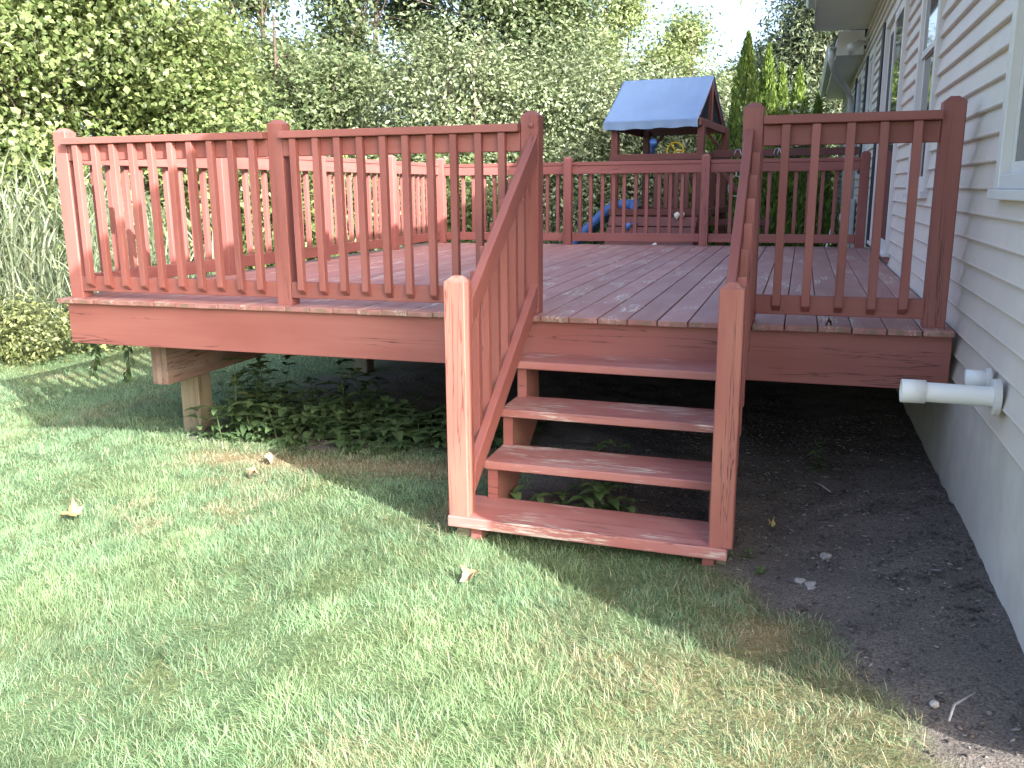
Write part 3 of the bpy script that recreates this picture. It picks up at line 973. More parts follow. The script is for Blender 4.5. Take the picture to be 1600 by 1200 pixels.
# climbing wall leaning towards the deck
for i in range(8):
    t0, t1 = i / 8, (i + 1) / 8 - 0.012
    a0_, a1_ = Vector((0, -0.75 + 0.62 * t0, GP + 0.05 + (0.22 - GP - 0.05) * t0)), Vector((0, -0.75 + 0.62 * t1, GP + 0.05 + (0.22 - GP - 0.05) * t1))
    mid = (a0_ + a1_) / 2
    nrm = Vector((0, -(a1_.z - a0_.z), a1_.y - a0_.y)).normalized()
    nw = RZ @ nrm
    piece('climbing_board', P(-W_ - 0.02, mid.y, mid.z), P(0.02, mid.y, mid.z), (a1_ - a0_).length, 0.025, M['playwood'], play, up=tuple(nw), bev=0.003)
def grip(x, t, mat, r=0.045):
    y, z = -0.75 + 0.62 * t - 0.04, GP + 0.05 + (0.22 - GP - 0.05) * t + 0.02
    bm = bmesh.new()
    bmesh.ops.create_icosphere(bm, subdivisions=2, radius=r)
    for v in bm.verts:
        v.co.x *= 0.8 + 0.25 * math.sin(v.co.z * 50)
        v.co.y *= 0.6
        v.co.z *= 1.25 + 0.2 * math.sin(v.co.x * 60)
    me = bpy.data.meshes.new('grip'); bm.to_mesh(me); bm.free()
    for p_ in me.polygons: p_.use_smooth = True
    return obj('climbing_grip', me, M[mat], play, Matrix.Translation(P(x, y, z)))
for (x, t, mt_) in ((-0.93, 0.855, 'blue'), (-0.83, 0.88, 'blue'), (-0.26, 0.985, 'grip_white'), (-0.19, 0.99, 'grip_white'), (-0.5, 0.62, 'grip_white'), (-0.12, 0.60, 'blue'), (-0.85, 0.5, 'yellow')):
    grip(x, t, mt_)
# slide
def slide():
    pts = [(-W_ + 0.10, 0.30), (-W_ - 0.12, 0.30), (-W_ - 0.30, 0.20), (-W_ - 0.55, -0.03), (-W_ - 0.95, -0.40), (-W_ - 1.25, -0.66), (-W_ - 1.55, -0.80), (-W_ - 1.75, -0.81)]
    sec = [(-0.24, 0.13), (-0.22, 0.135), (-0.205, 0.03), (-0.16, 0.0), (0.16, 0.0), (0.205, 0.03), (0.22, 0.135), (0.24, 0.13), (0.22, -0.02), (-0.22, -0.02)]
    V, F = [], []
    n = len(sec)
    for i, (x, z) in enumerate(pts):
        for (y, h) in sec:
            V.append(P(x, 0.62 + y, z + h))
    for i in range(len(pts) - 1):
        for j in range(n):
            F.append((i * n + j, i * n + (j + 1) % n, (i + 1) * n + (j + 1) % n, (i + 1) * n + j))
    me = pymesh('slide', V, F, True)
    bm = bmesh.new(); bm.from_mesh(me); bmesh.ops.recalc_face_normals(bm, faces=bm.faces); bm.to_mesh(me); bm.free()
    obj('slide', me, M['blue'], play)
slide()
# steering wheel and telescope
def torus(name, c, axis_y, r, t, mat, par):
    V, F = [], []
    for i in range(28):
        a = 2 * math.pi * i / 28
        for j in range(8):
            b_ = 2 * math.pi * j / 8
            V.append(c + xd * ((r + t * math.cos(b_)) * math.cos(a)) + Vector((0, 0, (r + t * math.cos(b_)) * math.sin(a))) + yd * (t * math.sin(b_)))
    for i in range(28):
        for j in range(8):
            F.append((i * 8 + j, ((i + 1) % 28) * 8 + j, ((i + 1) % 28) * 8 + (j + 1) % 8, i * 8 + (j + 1) % 8))
    return obj(name, pymesh(name, V, F, True), M[mat], par)
wc = P(-0.38, 0.10, 1.10)
wheel = torus('steering_wheel', wc, yd, 0.115, 0.014, 'yellow', play)
for a in (0, 2.1, 4.2):
    tube('spoke', [wc, wc + xd * 0.11 * math.cos(a) + Vector((0, 0, 0.11 * math.sin(a)))], 0.012, M['yellow'], wheel, 8)
tube('telescope', [P(-0.72, 0.12, 1.06), P(-0.70, 0.10, 1.12), P(-0.67, 0.02, 1.19), P(-0.655, -0.05, 1.23)], [0.03, 0.035, 0.045, 0.05], M['blue'], play, 14)
# swing beam to the right of the tower
pp('swing_beam', (0.06, L_ * 0.3, 1.06), (2.35, L_ * 0.3, 1.06), 0.09, 0.10)
pp('swing_leg', (0.11, L_ * 0.3, 0.95), (0.85, L_ * 0.3 + 0.05, GP + 0.95), 0.07, 0.05)
pp('swing_leg', (2.28, L_ * 0.3, 1.0), (2.5, L_ * 0.3 - 0.9, GP), 0.09, 0.09)
pp('swing_leg', (2.28, L_ * 0.3, 1.0), (2.5, L_ * 0.3 + 0.9, GP), 0.09, 0.09)
pp('cross_bar', (0.05, L_ * 0.3, 0.12), (0.9, L_ * 0.3, 0.12), 0.04, 0.09)
pp('step_block', (0.06, 0.0, 0.25), (0.16, 0.0, 0.25), 0.1, 0.09)
for x in (0.42, 0.95, 1.0):
    for s in (-1, 1):
        tube('hook', [P(x, L_ * .3, 1.12), P(x + s * .03, L_ * .3 - .06, 1.10), P(x + s * .05, L_ * .3 - .06, 1.04), P(x + s * .02, L_ * .3 - .05, 1.0)], 0.007, M['metal'], play, 6)
def ring_rope(x):
    c = P(x, L_ * 0.3, 0.62)
    pts = [c + Vector((0, 0, 0.36))] + [c + xd * 0.10 * math.sin(a) * (1 - 0.3 * math.cos(a)) + Vector((0, 0, 0.14 * math.cos(a))) for a in np.linspace(0.05, 2 * math.pi - 0.05, 16)] + [c + Vector((0, 0, 0.36))]
    tag(tube('swing_ring', pts, 0.009, M['rope'], None, 6), 'pale swing ring hanging on ropes below the swing beam', 'swing')
ring_rope(0.40)

# ------------------------------------------------------------------ vegetation helpers
def leaves(rng, C, size, aspect, c_lo, c_hi, upb=0.35, out=None, droop=0.0, jitter=0.25):
    """a folded diamond leaf at each centre: arrays for npmesh"""
    n = len(C)
    nr = rng.normal(size=(n, 3))
    nr[:, 2] = np.abs(nr[:, 2]) * 0.8 + upb
    if out is not None:
        nr += out * 0.8
    nr /= np.linalg.norm(nr, axis=1)[:, None]
    t = rng.normal(size=(n, 3)); t[:, 2] -= droop
    t -= nr * (t * nr).sum(1)[:, None]
    t /= np.linalg.norm(t, axis=1)[:, None] + 1e-9
    s = np.cross(nr, t)
    L = size * (1 + jitter * rng.normal(size=n)).clip(0.45, 1.7)
    W = L * aspect
    L = L[:, None]; W = W[:, None]
    a = C - t * L * 0.5
    b_ = C + t * L * 0.5 - nr * L * 0.08
    l = C - t * L * 0.06 + s * W * 0.5 + nr * W * 0.16
    r_ = C - t * L * 0.06 - s * W * 0.5 + nr * W * 0.16
    V = np.stack([a, l, b_, r_], 1).reshape(-1, 3)
    i = np.arange(n)[:, None] * 4
    F = np.concatenate([i + [[0, 1, 2]], i + [[0, 2, 3]]], 1).reshape(-1, 3)
    k = rng.random(n)[:, None] ** 1.3
    col_ = np.array(c_lo) * (1 - k) + np.array(c_hi) * k
    col_ = np.repeat(col_, 4, axis=0)
    return V, F, col_

def blob_points(rng, blobs, n, shell=0.55, rough=0.22):
    """points through the volume of a few rough ellipsoids, thicker towards the outside"""
    w = np.array([b_[3] * b_[4] * b_[5] for b_ in blobs]) ** 0.75
    idx = rng.choice(len(blobs), n, p=w / w.sum())
    Bc = np.array([b_[:3] for b_ in blobs])[idx]; Br = np.array([b_[3:6] for b_ in blobs])[idx]
    d = rng.normal(size=(n, 3)); d /= np.linalg.norm(d, axis=1)[:, None]
    ph = idx * 1.7
    lump = 1 + rough * (np.sin(d[:, 0] * 5 + ph) * np.cos(d[:, 1] * 6 + ph * 2) + 0.7 * np.sin(d[:, 2] * 9 + d[:, 0] * 7 + ph))
    rr = (shell + (1 - shell) * rng.random(n)) * lump
    inner = rng.random(n) < 0.25
    rr[inner] *= rng.random(inner.sum()) ** 0.5
    return Bc + d * Br * rr[:, None], d

def crown_mesh(rng, blobs, twigs, per, twig_r, size, aspect, c_lo, c_hi, upb=0.35, droop=0.0, shell=0.55, flat=0.7, rough=0.22):
    T, d = blob_points(rng, blobs, twigs, shell, rough)
    tone = rng.random(twigs)
    C = np.repeat(T, per, 0) + rng.normal(size=(twigs * per, 3)) * twig_r * np.array([1, 1, flat])
    O = np.repeat(d, per, 0)
    V, F, cc = leaves(rng, C, size, aspect, c_lo, c_hi, upb, O, droop)
    tn = np.repeat(np.repeat(0.58 + 0.78 * tone, per), 4)[:, None]
    return npmesh('crown', V, F, np.clip(cc * tn, 0, 1))

def limbs(rng, base, top, r0, blobs, nl, lean=0.15):
    """trunk and limbs as one tapered mesh"""
    base, top = Vector(base), Vector(top)
    parts = []
    k_ = 7
    path = []
    for i in range(k_):
        t = i / (k_ - 1)
        p_ = base.lerp(top, t)
        wob = (top - base).length * lean * 0.12
        path.append(p_ + Vector((math.sin(t * 5 + base.x) * wob * t, math.cos(t * 4 + base.y) * wob * t, 0)))
    rad = [r0 * (1.25 if i == 0 else 1) * (1 - 0.75 * i / (k_ - 1)) for i in range(k_)]
    parts.append(tube_arrays(path, rad, 8, False))
    for j in range(nl):
        b_ = blobs[rng.integers(len(blobs))]
        d = rng.normal(size=3); d /= np.linalg.norm(d)
        e = Vector(b_[:3]) + Vector(d * np.array(b_[3:6]) * 0.8)
        i = int(rng.integers(1, k_ - 1))
        s = path[i]
        mid = s.lerp(e, 0.5) + Vector((0, 0, 0.12 * (e - s).length)) + Vector(rng.normal(size=3) * 0.05 * (e - s).length)
        rr = rad[i] * 0.5
        parts.append(tube_arrays([s, s.lerp(mid, 0.5) + Vector((0, 0, .03)), mid, mid.lerp(e, 0.5), e], [rr, rr * .8, rr * .6, rr * .4, rr * .15], 5, False))
        for q in range(2):
            e2 = mid.lerp(e, 0.6) + Vector(rng.normal(size=3) * 0.25 * (e - s).length)
            parts.append(tube_arrays([mid, mid.lerp(e2, .5), e2], [rr * .4, rr * .28, rr * .1], 4, False))
    V, F = join_arrays(parts)
    return pymesh('trunk', V, F, True)

def tree(name, label, cat, base, blobs, trunk_top, r0, twigs, per, twig_r, size, aspect, c_lo, c_hi, nl=10, mat='leaf', group=None, seed=1, **kw):
    rng = np.random.default_rng(seed)
    bz = float(gz(base[0], base[1])) - 0.05
    e = empty(name, (base[0], base[1], bz), None, label, cat, group)
    obj('trunk', limbs(rng, (base[0], base[1], bz), trunk_top, r0, blobs, nl), M['bark'], e)
    obj('crown', crown_mesh(rng, blobs, twigs, per, twig_r, size, aspect, c_lo, c_hi, **kw), M[mat], e)
    return e

YG = ((0.075, 0.115, 0.035), (0.235, 0.29, 0.115))        # yellow green broad leaves
MG = ((0.035, 0.065, 0.016), (0.12, 0.16, 0.045))       # mid green
OL = ((0.08, 0.115, 0.05), (0.29, 0.335, 0.19))         # pale olive leaves
DG = ((0.018, 0.035, 0.012), (0.055, 0.085, 0.03))      # dark
BG = ((0.06, 0.09, 0.05), (0.20, 0.245, 0.145))         # blue green

# thicket on the left
tree('shrub', 'broad-leaved yellow-green tree tangle rising above the reeds', 'tree', (-9.0, 5.2),
     [(-9.0, 5.2, 1.9, 2.0, 1.7, 2.1), (-9.6, 6.4, 3.6, 2.2, 1.8, 1.9), (-8.0, 6.0, 3.3, 1.6, 1.6, 1.6), (-8.6, 4.6, 0.7, 1.5, 1.2, 1.5)], (-9.2, 5.6, 4.2), 0.10, 1900, 30, 0.26, 0.082, 0.72, *YG, nl=40, seed=3, shell=0.35, rough=0.34)
tree('shrub', 'rounded yellow-green shrub behind the corner post of the deck', 'shrub', (-7.3, 6.9),
     [(-7.1, 6.9, 0.9, 1.25, 1.2, 1.6), (-7.5, 7.2, 2.0, 1.05, 1.1, 0.95), (-8.2, 7.0, 1.9, 1.2, 1.1, 1.3), (-7.9, 7.6, 2.7, 0.9, 1.0, 0.7)], (-7.5, 7.1, 2.6), 0.07, 1300, 24, 0.20, 0.082, 0.72, *YG, nl=34, seed=4, shell=0.4, rough=0.32)
tree('shrub', 'low pale green shrub at the lawn edge below the reeds', 'shrub', (-6.7, 2.9),
     [(-6.5, 2.75, -0.78, 0.65, 0.55, 0.36), (-7.2, 2.4, -0.75, 0.7, 0.6, 0.42), (-6.2, 3.6, -0.82, 0.55, 0.6, 0.32)], (-6.6, 2.9, -0.55), 0.02, 900, 10, 0.10, 0.05, 0.6, (0.075, 0.10, 0.035), (0.24, 0.265, 0.11), nl=8, seed=5)
tree('shrub', 'leafy green shrub behind the long side railing', 'shrub', (-5.8, 8.6),
     [(-5.8, 8.4, 0.1, 1.5, 1.0, 1.2), (-4.4, 9.2, 0.2, 1.3, 0.9, 1.2), (-6.8, 7.9, 0.0, 1.0, 0.9, 1.1)], (-5.7, 8.7, 1.0), 0.05, 1700, 10, 0.16, 0.09, 0.65, *YG, nl=14, seed=6)
# far trees with sky between
FT = [(-11.8, 15.5, 6.0, 'tall thin tree with sky showing through, beside the yellow-green tangle', 21),
      (-9.6, 17.0, 6.4, 'slender far tree with a bare forked trunk against the sky', 22),
      (-7.9, 18.5, 6.2, 'far tree with two bare trunks above the middle of the front railing', 23),
      (-6.4, 17.5, 6.6, 'darkest leafed far tree at the top of the view', 24)]
for (x, y, h, lb, sd) in FT:
    rg = np.random.default_rng(sd)
    bl = [(x + rg.uniform(-1.3, 1.3), y + rg.uniform(-1, 1), z_, rg.uniform(0.8, 1.25), 1.0, rg.uniform(0.5, 0.9)) for z_ in (0.6, 1.6, 2.4, 3.4, 4.2, 5.2, 6.0, 6.8, 7.4)]
    cl = ((0.025, 0.045, 0.018), (0.08, 0.115, 0.05)) if sd == 24 else ((0.05, 0.08, 0.035), (0.16, 0.20, 0.10))
    tree('tree', lb, 'tree', (x, y), bl, (x + 0.4, y, h + 1), 0.11, 1900 if sd != 24 else 2600, 10, 0.24, 0.13, 0.6, *cl, nl=16, seed=sd, shell=0.3)
# pale olive-leaved mass in the middle
OB = [(-5.3, 12.0, 'large pale-leaved shrub with the tallest rounded head, left of the play tower', [(-5.4, 12.2, 2.2, 1.5, 1.3, 1.75), (-4.4, 12.6, 1.9, 1.5, 1.3, 1.5), (-6.4, 12.4, 1.4, 1.3, 1.2, 1.5), (-5.2, 11.6, 0.4, 1.7, 1.2, 1.4)], 31),
      (-2.7, 12.8, 'pale-leaved shrub mass directly behind the blue canopy', [(-3.0, 12.9, 1.9, 1.6, 1.2, 1.5), (-1.7, 13.2, 1.6, 1.5, 1.2, 1.35), (-3.2, 12.0, 0.3, 1.6, 1.0, 1.3), (-1.8, 12.4, 0.3, 1.5, 1.0, 1.2)], 32),
      (-0.5, 14.0, 'pale-leaved shrub sloping down towards the row of arborvitae', [(-0.6, 14.2, 1.5, 1.3, 1.1, 1.2), (0.5, 14.8, 1.0, 1.2, 1.0, 1.2), (-0.3, 13.6, 0.2, 1.4, 1.0, 1.2)], 33)]
for (x, y, lb, bl, sd) in OB:
    tree('shrub', lb, 'shrub', (x, y), bl, (x, y, bl[0][2] + 0.8), 0.08, 2200 if sd < 33 else 1400, 20, 0.19, 0.085, 0.5, *OL, nl=22, mat='leafg', seed=sd, upb=0.2)
tree('tree', 'middle distance tree with mixed green leaves between the tangle and the pale shrubs', 'tree', (-9.2, 12.0),
     [(-9.4, 12.0, 1.6, 1.5, 1.2, 1.5), (-8.4, 12.4, 2.2, 1.2, 1.1, 1.1), (-9.9, 12.6, 3.1, 1.1, 1.0, 0.7), (-8.0, 12.8, 0.6, 1.5, 1.1, 1.4), (-8.1, 13.2, 2.9, 0.9, 0.9, 0.6)], (-9.2, 12.2, 4.0), 0.09, 2800, 11, 0.2, 0.105, 0.6, (0.07, 0.105, 0.045), (0.20, 0.25, 0.12), nl=20, seed=35, shell=0.35)
tree('tree', 'tall leafy tree rising behind the head of the largest pale shrub', 'tree', (-5.2, 16.5),
     [(-5.4, 16.5, 2.6, 1.5, 1.2, 1.3), (-4.8, 16.8, 3.9, 1.4, 1.2, 1.2), (-5.8, 16.9, 4.9, 1.2, 1.1, 1.0), (-4.4, 17.0, 5.2, 1.1, 1.0, 0.8)], (-5.2, 16.6, 5.2), 0.12, 2800, 11, 0.2, 0.12, 0.55, (0.075, 0.115, 0.05), (0.22, 0.275, 0.14), nl=18, seed=36, shell=0.35)
# light trees beyond
LT = [(-4.4, 21.0, 5.4, 'feathery light green tree rising behind the pale shrubs', 41), (-2.3, 23.0, 5.0, 'light green pointed tree behind the canopy ridge', 42), (-0.9, 25.0, 4.3, 'sparse pale tree with open twigs against the white sky', 43)]
for (x, y, h, lb, sd) in LT:
    rg = np.random.default_rng(sd)
    bl = [(x + rg.uniform(-.9, .9), y + rg.uniform(-1, 1), z_, (1.5 - 0.17 * i), 1.1, 0.75) for i, z_ in enumerate(np.linspace(0.4, h, 6))]
    tree('tree', lb, 'tree', (x, y), bl, (x, y, h), 0.10, 2600, 11, 0.26, 0.12, 0.5, (0.095, 0.135, 0.05), (0.28, 0.345, 0.15), nl=14, seed=sd, shell=0.3)
tree('tree', 'tall blue-green drooping tree behind the house eave', 'tree', (1.4, 24.0),
     [(1.3, 24, 5.3, 1.6, 1.4, 1.5), (0.6, 24, 4.2, 1.3, 1.2, 1.0), (2.2, 24.4, 3.7, 1.5, 1.2, 1.3), (0.9, 23.6, 2.7, 1.5, 1.2, 1.0), (2.0, 23.5, 1.7, 1.6, 1.2, 1.2), (1.6, 24, 7.0, 1.4, 1.3, 1.4)], (1.5, 24, 6.5), 0.18, 3400, 11, 0.24, 0.16, 0.35, *BG, nl=22, seed=51, droop=0.8, shell=0.35)
tree('shrub', 'small sunlit shrub between the last arborvitae and the house', 'shrub', (1.15, 18.5),
     [(1.1, 18.5, 0.9, 0.9, 0.7, 1.1), (1.5, 18.6, 0.2, 0.9, 0.7, 1.0)], (1.1, 18.5, 1.3), 0.04, 800, 10, 0.14, 0.09, 0.6, *OL, nl=8, seed=52)

# arborvitae row
def arborvitae(x, y, h, r, label, seed):
    rng = np.random.default_rng(seed)
    g = float(gz(x, y)) - 0.05
    e = empty('arborvitae', (x, y, g), None, label, 'evergreen', 'row of arborvitae behind the deck')
    V, F = tube_arrays([(x, y, g), (x, y, g + h * 0.5), (x, y, g + h * 0.93)], [0.05, 0.03, 0.008], 6)
    obj('trunk', pymesh('trunk', V, F, True), M['bark'], e)
    n = int(5200 * (h / 3.9))
    t = rng.random(n) ** 1.35
    z = t * h
    prof = np.minimum(1, (1 - t) * 1.75) ** 0.8 * (0.72 + 0.28 * np.minimum(1, t * 6))
    a = rng.random(n) * 2 * math.pi
    lump = 1 + 0.16 * np.sin(a * 3 + z * 4 + seed) + 0.10 * np.sin(a * 7 - z * 9)
    rr = r * prof * lump * (0.62 + 0.42 * rng.random(n) ** 0.6)
    C = np.stack([x + rr * np.cos(a), y + rr * np.sin(a), g + 0.06 + z], 1)
    # upright flattened sprays: long axis up and slightly outwards
    ou = np.stack([np.cos(a), np.sin(a), np.zeros(n)], 1)
    up_ = np.stack([ou[:, 0] * 0.35, ou[:, 1] * 0.35, np.ones(n)], 1) + rng.normal(size=(n, 3)) * 0.25
    up_ /= np.linalg.norm(up_, axis=1)[:, None]
    sd_ = rng.normal(size=(n, 3)); sd_ -= up_ * (sd_ * up_).sum(1)[:, None]; sd_ /= np.linalg.norm(sd_, axis=1)[:, None]
    L = (0.10 * (0.7 + 0.6 * rng.random(n)))[:, None]; W = L * 0.42
    Vv = np.stack([C - up_ * L * .5, C + sd_ * W * .5, C + up_ * L * .6, C - sd_ * W * .5], 1).reshape(-1, 3)
    i = np.arange(n)[:, None] * 4
    Ff = np.concatenate([i + [[0, 1, 2]], i + [[0, 2, 3]]], 1).reshape(-1, 3)
    k_ = rng.random(n)[:, None]
    cc = np.array((0.05, 0.095, 0.018)) * (1 - k_) + np.array((0.20, 0.28, 0.06)) * k_
    obj('crown', npmesh('crown', Vv, Ff, np.repeat(cc, 4, 0)), M['needle'], e)
AV = [(0.02, 12.0, 3.98, 0.40, 'tallest arborvitae, just left of the stair post'), (0.31, 13.3, 3.97, 0.36, 'second arborvitae, right of the tallest one'),
      (0.53, 14.2, 3.75, 0.33, 'slim arborvitae close against the second one'), (0.84, 15.3, 3.8, 0.38, 'bright topped arborvitae standing a little apart near the house'),
      (1.24, 16.3, 3.4, 0.34, 'short dark arborvitae beside the house corner'), (-0.42, 11.9, 2.75, 0.5, 'lower arborvitae between the play tower and the tallest one'),
      (0.72, 10.9, 2.05, 0.5, 'dark clipped evergreen behind the swing beam'), (1.15, 11.9, 2.2, 0.5, 'dark evergreen hard by the house wall'), (0.35, 10.6, 1.85, 0.5, 'shaded evergreen below the tallest arborvitae')]
for i, (x, y, h, r, lb) in enumerate(AV):
    arborvitae(x, y, h, r, lb, 60 + i)

# ------------------------------------------------------------------ reeds
def ribbons(rng, base, dirv, L, W, bend, cols, seg=4):
    """arched strap leaves: arrays of quads"""
    n = len(base)
    t = np.linspace(0, 1, seg + 1)
    side = np.cross(dirv, [0, 0, 1.0]) + rng.normal(size=(n, 3)) * 0.15
    side /= np.linalg.norm(side, axis=1)[:, None] + 1e-9
    V = []
    for i, tt in enumerate(t):
        c = base + dirv * (L * tt)[:, None] if False else base + dirv * L[:, None] * tt
        c = c.copy()
        c[:, 2] -= bend * L * tt ** 2
        c[:, 0] += dirv[:, 0] * bend * L * tt ** 2 * 0.6
        c[:, 1] += dirv[:, 1] * bend * L * tt ** 2 * 0.6
        w = (W * (1 - tt ** 1.5) * (0.6 + 0.4 * min(1, tt * 4)) + 0.0004)[:, None]
        V += [c - side * w * 0.5, c + side * w * 0.5]
    V = np.stack(V, 1).reshape(-1, 3)
    k_ = (seg + 1) * 2
    b0 = np.arange(n)[:, None] * k_
    F = np.concatenate([b0 + [[2 * i, 2 * i + 1, 2 * i + 3, 2 * i + 2]] for i in range(seg)], 1).reshape(-1, 4)
    return V, F, np.repeat(cols, k_, axis=0)

def reeds():
    rng = np.random.default_rng(71)
    ns = 330
    sx = rng.uniform(-9.0, -6.2, ns); sy = 3.15 + (rng.random(ns)) * 2.2 + (-6.2 - sx) * -0.15
    sy = sy + np.clip(sx + 6.6, 0, 1) * 1.6
    sh = rng.uniform(1.3, 2.05, ns) * (1 - 0.3 * np.clip((sx + 6.9) / 0.8, 0, 1))
    g = gz(sx, sy)
    bases, dirs, Ls, Ws, bends = [], [], [], [], []
    for i in range(ns):
        lean = rng.normal(size=2) * 0.08
        dirs.append((lean[0], lean[1], 1)); bases.append((sx[i], sy[i], g[i])); Ls.append(sh[i]); Ws.append(0.012); bends.append(0.04)
        for j in range(11):
            t = 0.2 + 0.78 * j / 10
            a = rng.random() * 2 * math.pi
            bases.append((sx[i] + lean[0] * sh[i] * t, sy[i] + lean[1] * sh[i] * t, g[i] + sh[i] * t * 0.97))
            el = rng.uniform(0.75, 1.35)
            dirs.append((math.cos(a) * math.cos(el), math.sin(a) * math.cos(el), math.sin(el)))
            Ls.append(rng.uniform(0.35, 0.75)); Ws.append(rng.uniform(0.014, 0.026)); bends.append(rng.uniform(0.12, 0.5))
    n = len(bases)
    k_ = rng.random(n)[:, None]
    cc = np.array((0.10, 0.14, 0.08)) * (1 - k_) + np.array((0.33, 0.37, 0.26)) * k_
    V, F, c = ribbons(rng, np.array(bases), np.array(dirs), np.array(Ls), np.array(Ws), np.array(bends), cc)
    return npmesh('reeds', V, F, c)
tag(obj('reeds', reeds(), M['grass']), 'stand of tall pale reeds at the edge of the lawn', 'reeds', kind='stuff')

# ------------------------------------------------------------------ broad-leaved weeds
def ovate(rng, base, dirv, L, W, cols, seg=5, fold=0.18, bend=0.35):
    """pointed oval leaves with a fold along the midrib: quads on either side"""
    n = len(base)
    side = np.cross(dirv, [0, 0, 1.0]); side /= np.linalg.norm(side, axis=1)[:, None] + 1e-9
    up_ = np.cross(side, dirv)
    V = []
    for tt in np.linspace(0, 1, seg + 1):
        c = base + dirv * L[:, None] * tt - np.array([0, 0, 1.0]) * (bend * L * tt ** 2)[:, None]
        w = (W * (math.sin(math.pi * min(1, tt ** 0.75)) ** 0.9 if 0 < tt < 1 else 0.02))[:, None] * 0.5
        V += [c - side * w + up_ * w * fold * 2, c, c + side * w + up_ * w * fold * 2]
    V = np.stack(V, 1).reshape(-1, 3)
    k_ = (seg + 1) * 3
    b0 = np.arange(n)[:, None] * k_
    F = []
    for i in range(seg):
        F += [b0 + [[3 * i, 3 * i + 1, 3 * i + 4, 3 * i + 3]], b0 + [[3 * i + 1, 3 * i + 2, 3 * i + 5, 3 * i + 4]]]
    return V, np.concatenate(F, 1).reshape(-1, 4), np.repeat(cols, k_, axis=0)

def weed_arrays(rng, x, y, h, leaf, nodes, c_lo, c_hi):
    g = float(gz(x, y))
    lean = rng.normal(size=2) * 0.18
    bases, dirs, Ls, Ws, cc = [], [], [], [], []
    for j in range(nodes):
        t = (j + 0.35) / nodes
        p_ = (x + lean[0] * h * t, y + lean[1] * h * t, g + h * t)
        a0_ = j * 1.57 + rng.random() * 0.8
        for s in range(2 if j < nodes - 1 else 4):
            a = a0_ + s * (math.pi if j < nodes - 1 else math.pi / 2)
            el = rng.uniform(-0.25, 0.35) + 0.35 * t
            bases.append(p_); dirs.append((math.cos(a) * math.cos(el), math.sin(a) * math.cos(el), math.sin(el)))
            L = leaf * rng.uniform(0.7, 1.25) * (1 - 0.25 * t)
            Ls.append(L); Ws.append(L * rng.uniform(0.5, 0.62))
            k_ = rng.random(); cc.append(np.array(c_lo) * (1 - k_) + np.array(c_hi) * k_)
    lv = ovate(rng, np.array(bases), np.array(dirs), np.array(Ls), np.array(Ws), np.array(cc))
    st = ribbons(rng, np.array([(x, y, g - .02), (x, y, g - .02)]), np.array([(lean[0], lean[1], 1.0)] * 2) + rng.normal(size=(2, 3)) * 0.02, np.array([h * 1.0] * 2), np.array([0.008] * 2), np.array([0.0] * 2), np.array([(0.06, 0.09, 0.03)] * 2), 3)
    return lv, st
def merge(parts):
    V, F, Cc, o = [], [], [], 0
    for v, f, c in parts:
        V.append(v); F.append(f + o); Cc.append(c); o += len(v)
    return np.concatenate(V), np.concatenate(F), np.concatenate(Cc)
WL = ((0.045, 0.085, 0.035), (0.11, 0.175, 0.075))
rng = np.random.default_rng(81)
pts = []
for i in range(210):
    x = rng.uniform(-2.5, -0.40)
    y = rng.uniform(0.38, 1.02) + 0.10 * (x + 1.6)
    h = rng.uniform(0.08, 0.27) * (0.8 if x > -1.6 else 1.0)
    pts.append((x, y, h, rng.uniform(0.075, 0.125), 4))
for i in range(26):
    pts.append((rng.uniform(-2.9, -1.7), rng.uniform(0.8, 1.6), rng.uniform(.2, .45), 0.10, 6))
for i in range(60):
    pts.append((rng.uniform(-2.4, -0.4), rng.uniform(0.24, 0.42), rng.uniform(.03, .09), 0.05, 2))
parts = []
for (x, y, h, lf, nd) in pts:
    parts += list(weed_arrays(rng, x, y, h, lf, nd, *WL))
tag(obj('weeds', npmesh('weeds', *merge(parts)), M['weed']), 'broad-leaved weeds growing in the shade under the deck', 'weeds', kind='stuff')

def weed_plant(label, spots, seed, c=WL, cat='plant', name='weed_plant'):
    rng_ = np.random.default_rng(seed)
    x, y = spots[0][0], spots[0][1]
    e = empty(name, (x, y, float(gz(x, y))), None, label, cat)
    lv, st = [], []
    for s in spots:
        a, b_ = weed_arrays(rng_, *s, *c)
        lv.append(a); st.append(b_)
    obj('leaves', npmesh('leaves', *merge(lv)), M['weed'], e)
    obj('stem', npmesh('stem', *merge(st)), M['weed'], e)
LW = ((0.07, 0.13, 0.05), (0.16, 0.25, 0.10))  # brighter than WL: light through the open stairs put into the leaf colour
weed_plant('leafy weed seen between the bottom two treads, towards the middle', [(0.24, -0.40, 0.12, 0.10, 3), (0.31, -0.37, 0.13, 0.095, 3), (0.36, -0.42, 0.10, 0.10, 3), (0.18, -0.38, 0.08, 0.09, 2)], 91, LW)
weed_plant('small weed between the bottom two treads beside the stringer', [(-0.11, -0.43, 0.10, 0.09, 3), (-0.03, -0.40, 0.08, 0.08, 2), (0.05, -0.36, 0.07, 0.07, 2)], 92, LW)
weed_plant('weed with paler leaves seen between the middle treads', [(0.15, -0.10, 0.26, 0.075, 4), (0.24, -0.06, 0.27, 0.07, 4), (0.09, -0.12, 0.23, 0.07, 4), (0.29, -0.11, 0.24, 0.06, 4)], 93, LW)
weed_plant('lone spindly seedling on the bare soil by the house', [(1.18, 0.42, 0.17, 0.06, 4), (1.22, 0.36, 0.10, 0.05, 3)], 94, LW)
weed_plant('tiny green sprout beside the foot of the stairs', [(0.93, -0.72, 0.05, 0.035, 2), (0.98, -0.85, 0.03, 0.03, 2)], 95, ((0.06, 0.11, 0.03), (0.13, 0.2, 0.06)))
